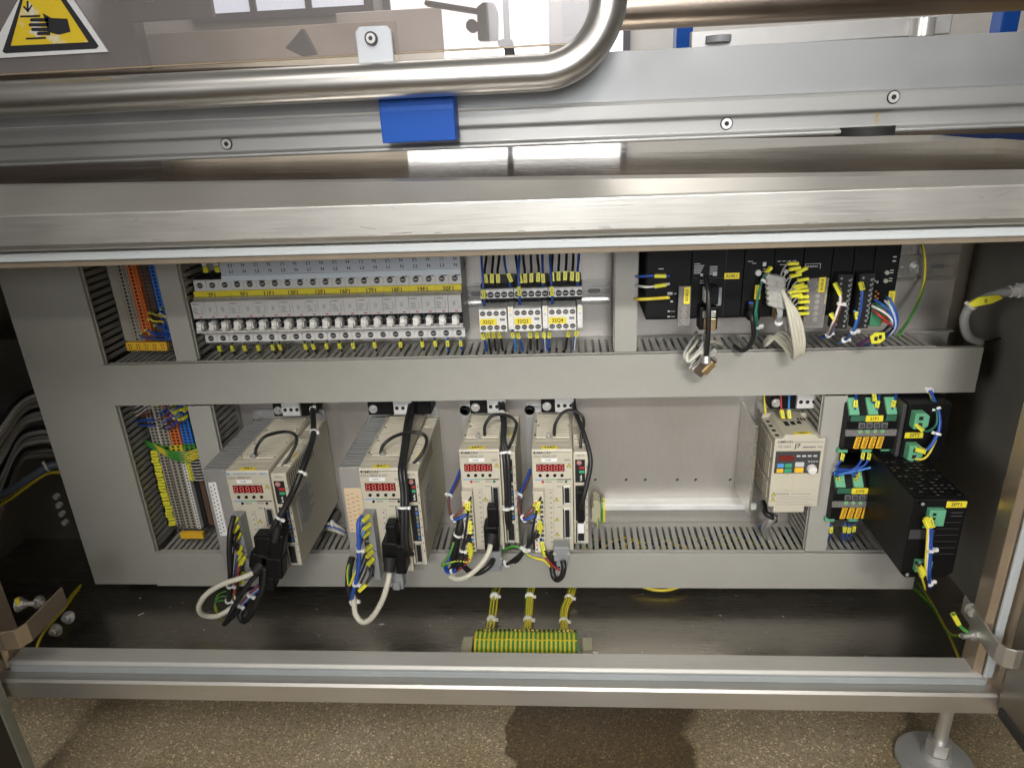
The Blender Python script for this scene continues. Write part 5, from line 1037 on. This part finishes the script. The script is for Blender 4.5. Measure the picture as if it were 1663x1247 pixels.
k = MB(); a = W(943.5, 858, 826); k.box(a.x - 4.2, a.x + 4.2, a.y - .4, a.y, a.z - 7.5, a.z + 7.5); k = k.build('sticker', WHT, pl, A=True); text(k, 'W50M', a.x - pl.location.x / S, a.y - .6 - pl.location.y / S, a.z - pl.location.z / S, 4.6, INK, rot=math.pi / 2)
mc = thing('motor_plug', 'black motor plug with boot on the third servo drive', 'plug', W(800, 865, 822))
for (px, py, L, a, dp) in ((801, 836, 32, 15, 16), (799, 868, 40, 20, 24)):
    k = MB(); k.obox(W(px, py, 822), (0, 0, 1), L, a, dp, 0, up=(0, -1, 0)); k.build('plug_shell', BLACK, mc, A=True, bevel=2.2)
k = MB(); k.cyl(W(800, 868, 808), W(796, 884, 798), 8, 16, r1=6.4); k.build('cable_boot', BLACKM, mc, A=True)
big([(797, 882, 800), (793, 898, 790), (778, 920, 784), (758, 936, 784), (742, 940, 788), (731, 936, 796)], 3.6, CCRM, 'cream motor cable sweeping down left from the third servo drive')
for nm, px, py in (('third', 803, 902), ('fourth', 912, 894)):
    t = thing('data_plug', 'grey hooded data plug at the bottom of the %s servo drive' % nm, 'plug', W(px, py, 826))
    k = MB(); k.obox(W(px, py, 826), (0, 0, 1), 24, 22, 18, 0, up=(0, -1, 0)); k.obox(W(px + 1, py + 14, 826), (0, 0, 1), 14, 16, 16, 0, up=(0, -1, 0)); k.build('hood', MGREY, t, A=True, bevel=1.4)
    for s in (-1, 1): k = MB(); c = W(px + s * 11, py + 3, 818); k.cyl(c, c + Vector((0, -3, 0)), 2.6, 12); k.build('thumb_screw', SCREW, t, A=True)
big([(801, 908, 818), (795, 918, 806), (782, 928, 802), (768, 930, 806), (756, 922, 816), (748, 910, 830)], 4.0, CBLK, 'black cable from the grey plug of the third servo drive bending left')
big([(914, 910, 814), (916, 922, 808), (912, 936, 808), (904, 941, 812), (898, 932, 818), (896, 912, 826), (896, 896, 836)], 4.0, CBLK, 'black cable from the grey plug of the fourth servo drive in a small U loop')
for dx, nm, c0 in ((0, 'third', 740), (113.5, 'fourth', 853)):
    L = [('brown', CBRN, [(761, 818, 830), (754, 824, 822), (744, 834, 818), (736, 840, 822), (731, 832, 832), (728, 815, 845), (732, 803, 855), (742, 786, 875), (748, 766, 890)]),
         ('blue', CBLU, [(762, 826, 830), (755, 836, 820), (745, 842, 817), (737, 843, 822), (731, 834, 834), (729, 812, 848), (733, 797, 858), (741, 780, 875), (748, 762, 890)])]
    for n_, m_, pts in L:
        cable([(x + dx, y, Y) for x, y, Y in pts], 2.0, m_, '%s mains wire looping up along the left of the %s servo drive' % (n_, nm), marks=[(.03, 12)], ties=[(.30, 4), (.62, 4)] if n_ == 'brown' else [])
    for k, (y0, c, nn) in enumerate(((812, CBLK, 'black'), (848, CBLK, 'black'), (855, CBLK, 'black'), (888, CBLK, 'black'), (893, CBLK, 'black'), (898, CRED, 'red'))):
        x0 = 762 + k * 1.2
        x0 += dx
        if k < 3: pts = [(x0 + 3, y0 - 5, 828), (x0, y0 + 3, 822), (x0 - 2, y0 + 20, 820), (x0 - 10, 885, 818), (x0 - 22 + k * 4, 912, 816), (x0 - 34 + k * 5, 925, 822)] if not dx else [(x0 + 3, y0 - 5, 828), (x0, y0 + 3, 822), (x0 - 4, y0 + 16, 820), (x0 - 16, 880, 818), (x0 - 40 + k * 3, 908, 822), (x0 - 50 + k * 4, 914, 830)]
        else: pts = [(x0 - 1, y0 - 14, 828), (x0 - 3, y0, 820), (x0 - 8, y0 + 12, 818), (x0 - 16, y0 + 22, 818), (x0 - 30, y0 + 30, 824)] if not dx else [(x0 - 1, y0 - 14, 828), (x0 + 2, y0, 820), (x0 + 8, y0 + 10, 818), (x0 + 18, y0 + 22, 818), (x0 + 28, y0 + 28, 822)]
        cable(pts, 1.5, c, '%s sleeved wire at the cream plug of the %s servo drive, %s from the top' % (nn, nm, ORD[k]), group='wires at the %s drive plug' % nm, marks=[(.10 if k < 3 else .22, 13)], n=6, seg=4, ties=[(.55, 4)] if k == 1 else [])
big([(750, 840, 835), (746, 860, 830), (741, 880, 830), (738, 905, 832), (738, 920, 836)], 5.6, CBLK, 'thick black sheathed cable left of the third servo drive', ties=[(.3, 7)])
cable([(737, 880, 826), (730, 900, 820), (717, 918, 818), (728, 915, 816), (742, 911, 816), (760, 912, 818), (765, 905, 822)], 1.6, CYEL, 'green and yellow earth wire looping at the lower left of the third servo drive', m2=CGRN, twist=.1)
cable([(815, 905, 850), (820, 892, 838), (835, 887, 834), (848, 892, 832), (858, 902, 828), (872, 907, 824), (884, 910, 822), (896, 922, 822), (902, 925, 824)], 1.8, CGRN, 'green and yellow earth wire arching between the third and fourth servo drives', m2=CYEL, twist=.12)
big([(814, 900, 852), (814, 910, 842), (822, 916, 834), (838, 906, 826), (855, 890, 820), (870, 868, 818), (876, 850, 826)], 2.6, CBLK, 'black cable rising from the duct to the left of the fourth servo drive', ties=[(.2, 5), (.6, 5)])
big([(742, 925, 820), (728, 928, 822), (724, 920, 832), (732, 900, 845), (740, 880, 858)], 3.2, CBLU, 'dark blue cable stub tied at the lower left of the third servo drive', ties=[(.12, 5)])
# cable bundle at the far left, behind the wide duct
for k in range(15):
    y0 = 690 + k * 11 + random.uniform(-4, 4); x1 = 74 + k * 2.6; y1 = 640 + k * 7.5
    Y = 940 + random.uniform(-25, 25)
    big([(-60, y0 + 50, Y - 60), (-10, y0 + 8, Y - 30), (28, y1 + 14, Y), (55, y1 - 4, Y + 6), (x1 + 4, y1 - 6, Y + 14), (x1 + 45, y1, Y + 22)], 3.4 + random.uniform(-.8, .8), CPAL if k % 4 else CBLK, ('grey' if k % 4 else 'black') + ' sheathed cable at the far left behind the wide duct, %s from the top' % ORD[k], group='grey cables at the far left' if k % 4 else 'black cables at the far left')
big([(-40, 822, 880), (10, 800, 900), (50, 775, 920), (80, 758, 935), (110, 752, 950)], 6.5, mat('cable_slate', (.12, .14, .19), .45), 'thick slate coloured cable at the far left', ties=[(.8, 8)])
for k in range(2): cable([(-40, 830 + k * 8, 880), (8, 808 + k * 8, 898), (50, 782 + k * 4, 918), (78, 768 + k, 932), (110, 766 + k * 2, 950)], 2.2, CYEL, 'yellow and green earth wire under the slate cable at the far left, ' + ('upper' if k == 0 else 'lower'), m2=CGRN, twist=.04)
for k in range(4):
    t = W(94 + k * 4.6, 804 + k * 14, 950); o = tag(MB().cyl(t, t + Vector((0, -7, 0)), 4.6, 14).build('cable_gland', LGREY, o=t, bevel=.8), 'small white gland left of the wide duct, %s from the top' % ORD[k], 'cable gland', 'white glands left of the wide duct')
# ------------------------------------------------------------------ guard door above the cabinet
gd = thing('guard_door', 'smoked guard pane in a bent steel tube frame above the cabinet', 'guard door', (-300, 740, 31.5))
arc = [(-17 + 65 * math.sin(q), 740, 96.5 - 65 * math.cos(q)) for q in [i * math.pi / 2 / 24 for i in range(25)]]
pth = [(-1500, 740, 31.5), (-800, 740, 31.5), (-300, 740, 31.5), (-60, 740, 31.5)] + arc + [(48, 740, 140), (48, 740, 220), (48, 740, 420)]
MB().tube(pth, 17, 32, 0, 1).build('tube_frame', TUBE, gd, A=True)
R_ = 26
pp = [(-1500, 57.5), (37 - R_, 57.5)] + [(37 - R_ + R_ * math.sin(i * math.pi / 12), 57.5 + R_ - R_ * math.cos(i * math.pi / 12)) for i in range(1, 7)] + [(37, 480), (-1500, 480)]
MB().prism(pp, 'y', 757, 764).build('pane', PANE, gd, A=True)
EDGE = mat('pane_edge', (.34, .26, .17), .35, 0, .15, 30)
MB().strip([(x, z) for x, z in pp[:9]][::-1], 'y', 757.5, 763.5, 1.6).build('pane_edge', EDGE, gd, A=True)
tb = MB().prism([(-197, 44), (-197, 76), (-193, 80.5), (-165, 80.5), (-161, 76), (-161, 44)], 'y', 745, 749).build('hinge_tab', mat('tab_pale', (.50, .52, .55), .5, .3, .08), gd, A=True, bevel=1)
c = W(603, 63, 744); MB().cyl((c.x, 745, c.z), (c.x, 741.5, c.z), 6.2, 20, 0).cyl((c.x, 741.45, c.z), (c.x, 740.8, c.z), 4.6, 20, 1).cyl((c.x, 740.7, c.z), (c.x, 740.4, c.z), 2.2, 6, 0).build('cap_bolt', [RUB, SCREW], tb, A=True, bevel=.4)
# warning sticker on the pane
def WP(px, py): v = W(px, py, 755); return (v.x, v.z)
ws = MB().prism([WP(-24, 96), WP(175, 84.5), WP(105, -20), WP(40, -20)], 'y', 755.4, 756.6).build('warning_sticker', mat('sticker_worn', (.74, .74, .74), .5, 0, .05), o=(-590, 756, 60))
tag(ws, 'worn yellow and black triangular hand crushing warning sticker on the guard pane', 'warning sticker')
MB().prism([WP(4, 84), WP(8, 87), WP(156, 79.5), WP(160, 75), WP(92, -22), WP(40, -22)], 'y', 755.0, 755.3).build('black_border', INK, ws, A=True)
yw = bpy.data.materials.new('worn_yellow'); yw.use_nodes = True; nt = yw.node_tree; bs = nt.nodes['Principled BSDF']; bs.inputs['Roughness'].default_value = .5
tc = nt.nodes.new('ShaderNodeTexCoord'); nn = nt.nodes.new('ShaderNodeTexNoise'); nn.inputs['Scale'].default_value = 55; nn.inputs['Detail'].default_value = 5; nt.links.new(tc.outputs['Object'], nn.inputs['Vector'])
rp = nt.nodes.new('ShaderNodeValToRGB'); rp.color_ramp.elements[0].position = .56; rp.color_ramp.elements[0].color = (.78, .56, .02, 1); rp.color_ramp.elements[1].position = .66; rp.color_ramp.elements[1].color = (.72, .72, .70, 1)
nt.links.new(nn.outputs[0], rp.inputs[0]); nt.links.new(rp.outputs[0], bs.inputs['Base Color'])
MB().prism([WP(18, 75), WP(144, 69), WP(84, -22), WP(44, -22)], 'y', 754.6, 754.9).build('yellow_field', yw, ws, A=True)
h = MB()
def slab(P): h.prism([WP(*p) for p in P], 'y', 754.2, 754.5)
slab([(70, 22), (84, 30), (110, 31), (115, 52), (96, 57), (80, 53), (76, 40)])
for i, (x0, x1, yy) in enumerate(((51, 80, 33), (49, 80, 41), (53, 80, 48.5), (62, 82, 55))): slab([(x0, yy - 2.6), (x1, yy - 3.2), (x1, yy + 2.8), (x0, yy + 2.6), (x0 - 2, yy)])
slab([(34, 26), (66, 25), (66, 28), (34, 29)]); slab([(43, 62), (75, 60.5), (75, 63.5), (43, 65)]); slab([(44, 2), (47, 2), (47, 18), (44, 18)]); slab([(38, 12), (40, 10), (47, 18), (46, 21)]); slab([(53, 10), (52, 8), (45, 18), (46, 21)])
h.build('hand_symbol', INK, ws, A=True)
# ------------------------------------------------------------------ aluminium guide rail under the guard
gr = thing('guide_rail', 'grooved aluminium guide rail with flat socket screws above the cabinet top', 'rail', (-50, 790, -38))
MB().prism([(784, -36.5), (786, -38), (800, -38), (800, 3), (786, 3), (781.5, 2), (779.5, -1), (779.5, -14.4), (780.6, -15.8), (783, -16.4), (788, -17), (788.6, -19), (788.4, -31), (786.6, -33), (784.4, -34)], 'x', -1500, 900).build('profile', ALU, gr, A=True, bevel=.8); tilt(gr.children[0], -.004, 0)
MB().box(-1500, 900, 800, 803, -30, 51).build('upper_sheet', SHEET, gr, A=True, bevel=.6); tilt(gr.children[1], -.004, 0)
for px, py, yy in ((368, 234, 788.0), (1180, 201, 788.0), (1451, 158, 779.0)):
    c = W(px, py, yy)
    MB().cyl((c.x, yy + .6, c.z), (c.x, yy - .5, c.z), 6.4, 24, 1).cyl((c.x, yy - .5, c.z), (c.x, yy - 1.1, c.z), 5.3, 24, 0).cyl((c.x, yy - 1.1, c.z), (c.x, yy - 1.2, c.z), 2.6, 6, 1).build('socket_screw', [SCREW, BLACKM], gr, A=True)
c = W(1430, 190, 779.4)
MB().box(c.x - .8, c.x + .8, 788.0, 788.3, -31, -19).box(c.x + 1.6, c.x + 2.2, 788.0, 788.3, -29, -19).build('rust_stain', mat('rust', (.42, .30, .13), .8, 0, .3, 200), gr, A=True)
c = W(1408, 216, 786); MB().cyl((c.x, 792, c.z - 2.5), (c.x, 792, c.z + 6), 28, 32).build('rubber_pad', BLACKM, gr, A=True, bevel=1)
a, b, c2, d = W(610, 146, 752), W(735, 146, 752), W(617, 233, 752), W(740, 229, 752)
bc = thing('blue_stop_block', 'blue plastic stop block clipped under the guard tube, over the guide rail', 'stop block', (a.x + 40, 770, -27))
MB().prism([(750, -27), (750, 3), (754, 22), (779.3, 22), (779.3, -27)], 'x', -182.5, -106).build('block', BLUE, bc, A=True, bevel=1)
# ------------------------------------------------------------------ machine parts behind the guard
t = thing('machine_tube', 'thick bronze tinted steel tube crossing behind the guard at the upper right', 'tube', (700, 1300, 140))
MB().cyl((78, 1300, 145.5), (1600, 1300, 139), 33, 28).build('tube', mat('warm_steel', (.44, .37, .31), .36, 1, .10, 10, .0, (.6, 5, 5)), t, A=True)
t = thing('lever_bar', 'flat grey lever bar with a bolt lying behind the guide rail at the right', 'lever', W(1330, 60, 900))
k = MB(); k.obox((W(1150, 66, 900) + W(1512, 42, 900)) / 2, W(1512, 42, 900) - W(1150, 66, 900), 285, 9, 20, 0, up=(0, 0, 1)); k.build('bar', mat('lever_grey', (.42, .41, .40), .45, .7, .1), t, A=True, bevel=1.5)
c = W(1497, 50, 892); MB().cyl(c + Vector((0, 0, -6)), c + Vector((0, 0, 12)), 13, 24).cyl(c + Vector((0, 0, -16)), c + Vector((0, 0, -6)), 8, 6, smooth=False).build('bolt', SCREW, t, A=True, bevel=.6)
c = W(1167, 63, 892); MB().cyl(c + Vector((0, 0, -4)), c + Vector((0, 0, 3)), 14, 24).build('washer', MGREY, t, A=True)
for px, y0, y1, w2, Y in ((1112, 47, 90, 14, 1500), (1643, 0, 60, 20, 1900)):
    a, b = W(px - w2, y1, Y), W(px + w2, y0, Y)
    o = tag(MB().box(a.x, b.x, Y, Y + 50, a.z - 40, b.z + (30 if px < 1500 else 200)).build('blue_post', BLUE, o=((a.x + b.x) / 2, Y, a.z), bevel=3), 'blue machine post behind the guide rail, ' + ('left of the lever bar' if px < 1500 else 'at the far right edge'), 'post')
o = tag(MB().box(1000, 1900, 2000, 2060, -250, -65).build('blue_machine', mat('deep_blue', (.015, .035, .13), .5), o=(1400, 2000, -250), bevel=2), 'dark blue machine side beyond the right end of the steel table top', 'machine')
t = thing('reflection_plate', 'dark brown plate added unseen behind the guide rail to darken the table top reflection', 'beam', (0, 1150, -48))  # hidden plate added to put a dark band into the table's reflection
MB().box(-1800, 1500, 1150, 1157, -52, 66).build('beam', mat('plate_brown', (.10, .08, .06), .5, .3, .3, 9), t, A=True, bevel=3); tilt(t.children[0], -.0234, 1.3)
BOARD = mat('dusty_board', (.56, .50, .42), .7, .1, .30, 8, .02, (1, 1, 3))
a, b = W(236, 118, 1500), W(592, 30, 1500)
t = thing('machine_housing', 'dusty beige machine panel seen through the smoked guard pane', 'panel', (a.x, 1500, a.z - 60))
MB().box(a.x, b.x + 60, 1500, 1506, -62, b.z - 6).build('sheet', BOARD, t, A=True, bevel=1); MB().box(a.x - 9, a.x, 1497, 1512, -62, b.z + 3).build('edge_trim', WHT, t, A=True, bevel=.8)
a, b = W(596, 92, 1700), W(716, 12, 1700)
t = thing('machine_housing', 'bright bare metal machine panel behind the pale hinge tab', 'panel', (a.x, 1700, a.z - 60))
MB().box(a.x - 60, b.x, 1700, 1706, a.z - 120, b.z).build('sheet', mat('bright_sheet', (.66, .62, .58), .5, .5, .1, 8), t, A=True, bevel=1)
a = W(0, 20, 1400)
t = thing('machine_gantry', 'dark grey machine beam across the top behind the guard pane', 'beam', (a.x, 1400, a.z))
b = W(232, 120, 1400); MB().box(a.x - 500, b.x, 1400, 1440, -62, 420).build('side_plate', mat('dim_plate', (.16, .14, .14), .5, .4, .2, 6), t, A=True, bevel=1)
b = W(330, 26, 1390); c = W(760, 10, 1390); MB().box(b.x - 140, b.x + 20, 1385, 1399, b.z - 4, 420).build('cross_plate', mat('dim_plate', (.16, .14, .14), .5, .4, .2, 6), t, A=True, bevel=1)
t = thing('clamp_arm', 'dark clamp arm silhouetted against the bright window behind the guard', 'clamp', W(800, 60, 1250))
def CL(P, m, nm, Y=1250, th=28): MB().prism([(W(x, y, Y).x, W(x, y, Y).z) for x, y in P], 'y', Y, Y + th).build(nm, m, t, A=True, bevel=2)
DK = mat('clamp_dark', (.07, .065, .065), .45, .3, .2)
CL([(776, 66), (774, 12), (784, 4), (802, 4), (808, 20), (808, 66)], DK, 'body'); CL([(808, 66), (820, 62), (832, 64), (836, 92), (820, 92), (818, 76), (808, 74)], DK, 'hook'); CL([(690, 0), (776, 14), (776, 22), (688, 8)], DK, 'arm')
c = W(766, 42, 1246); MB().cyl(c, c + Vector((0, 20, 0)), 9.5, 20).build('knob', DK, t, A=True)
CL([(470, 70), (490, 46), (512, 88), (490, 92), (462, 78)], DK, 'dark_bracket', 1380, 20)
t = thing('machine_column', 'grey machine column with dark inset at the right end of the guard pane', 'column', W(930, 70, 1350))
a, b = W(892, 96, 1350), W(962, -60, 1350); MB().box(a.x, b.x + 10, 1350, 1390, a.z - 60, b.z + 150).build('column', mat('column_grey', (.42, .38, .36), .5, .3, .1), t, A=True, bevel=2)
a, b = W(914, 60, 1345), W(956, -60, 1345); MB().box(a.x, b.x, 1338, 1349, a.z, b.z + 150).build('inset', DK, t, A=True, bevel=2)
for o in list(COL.objects):
    if 'label' in o and len(o['label'].split()) > 16: print('LONG', len(o['label'].split()), o['label'])
    if o.type == 'MESH' and o.parent is None and 'label' not in o and 'kind' not in o: print('UNTAGGED', o.name)
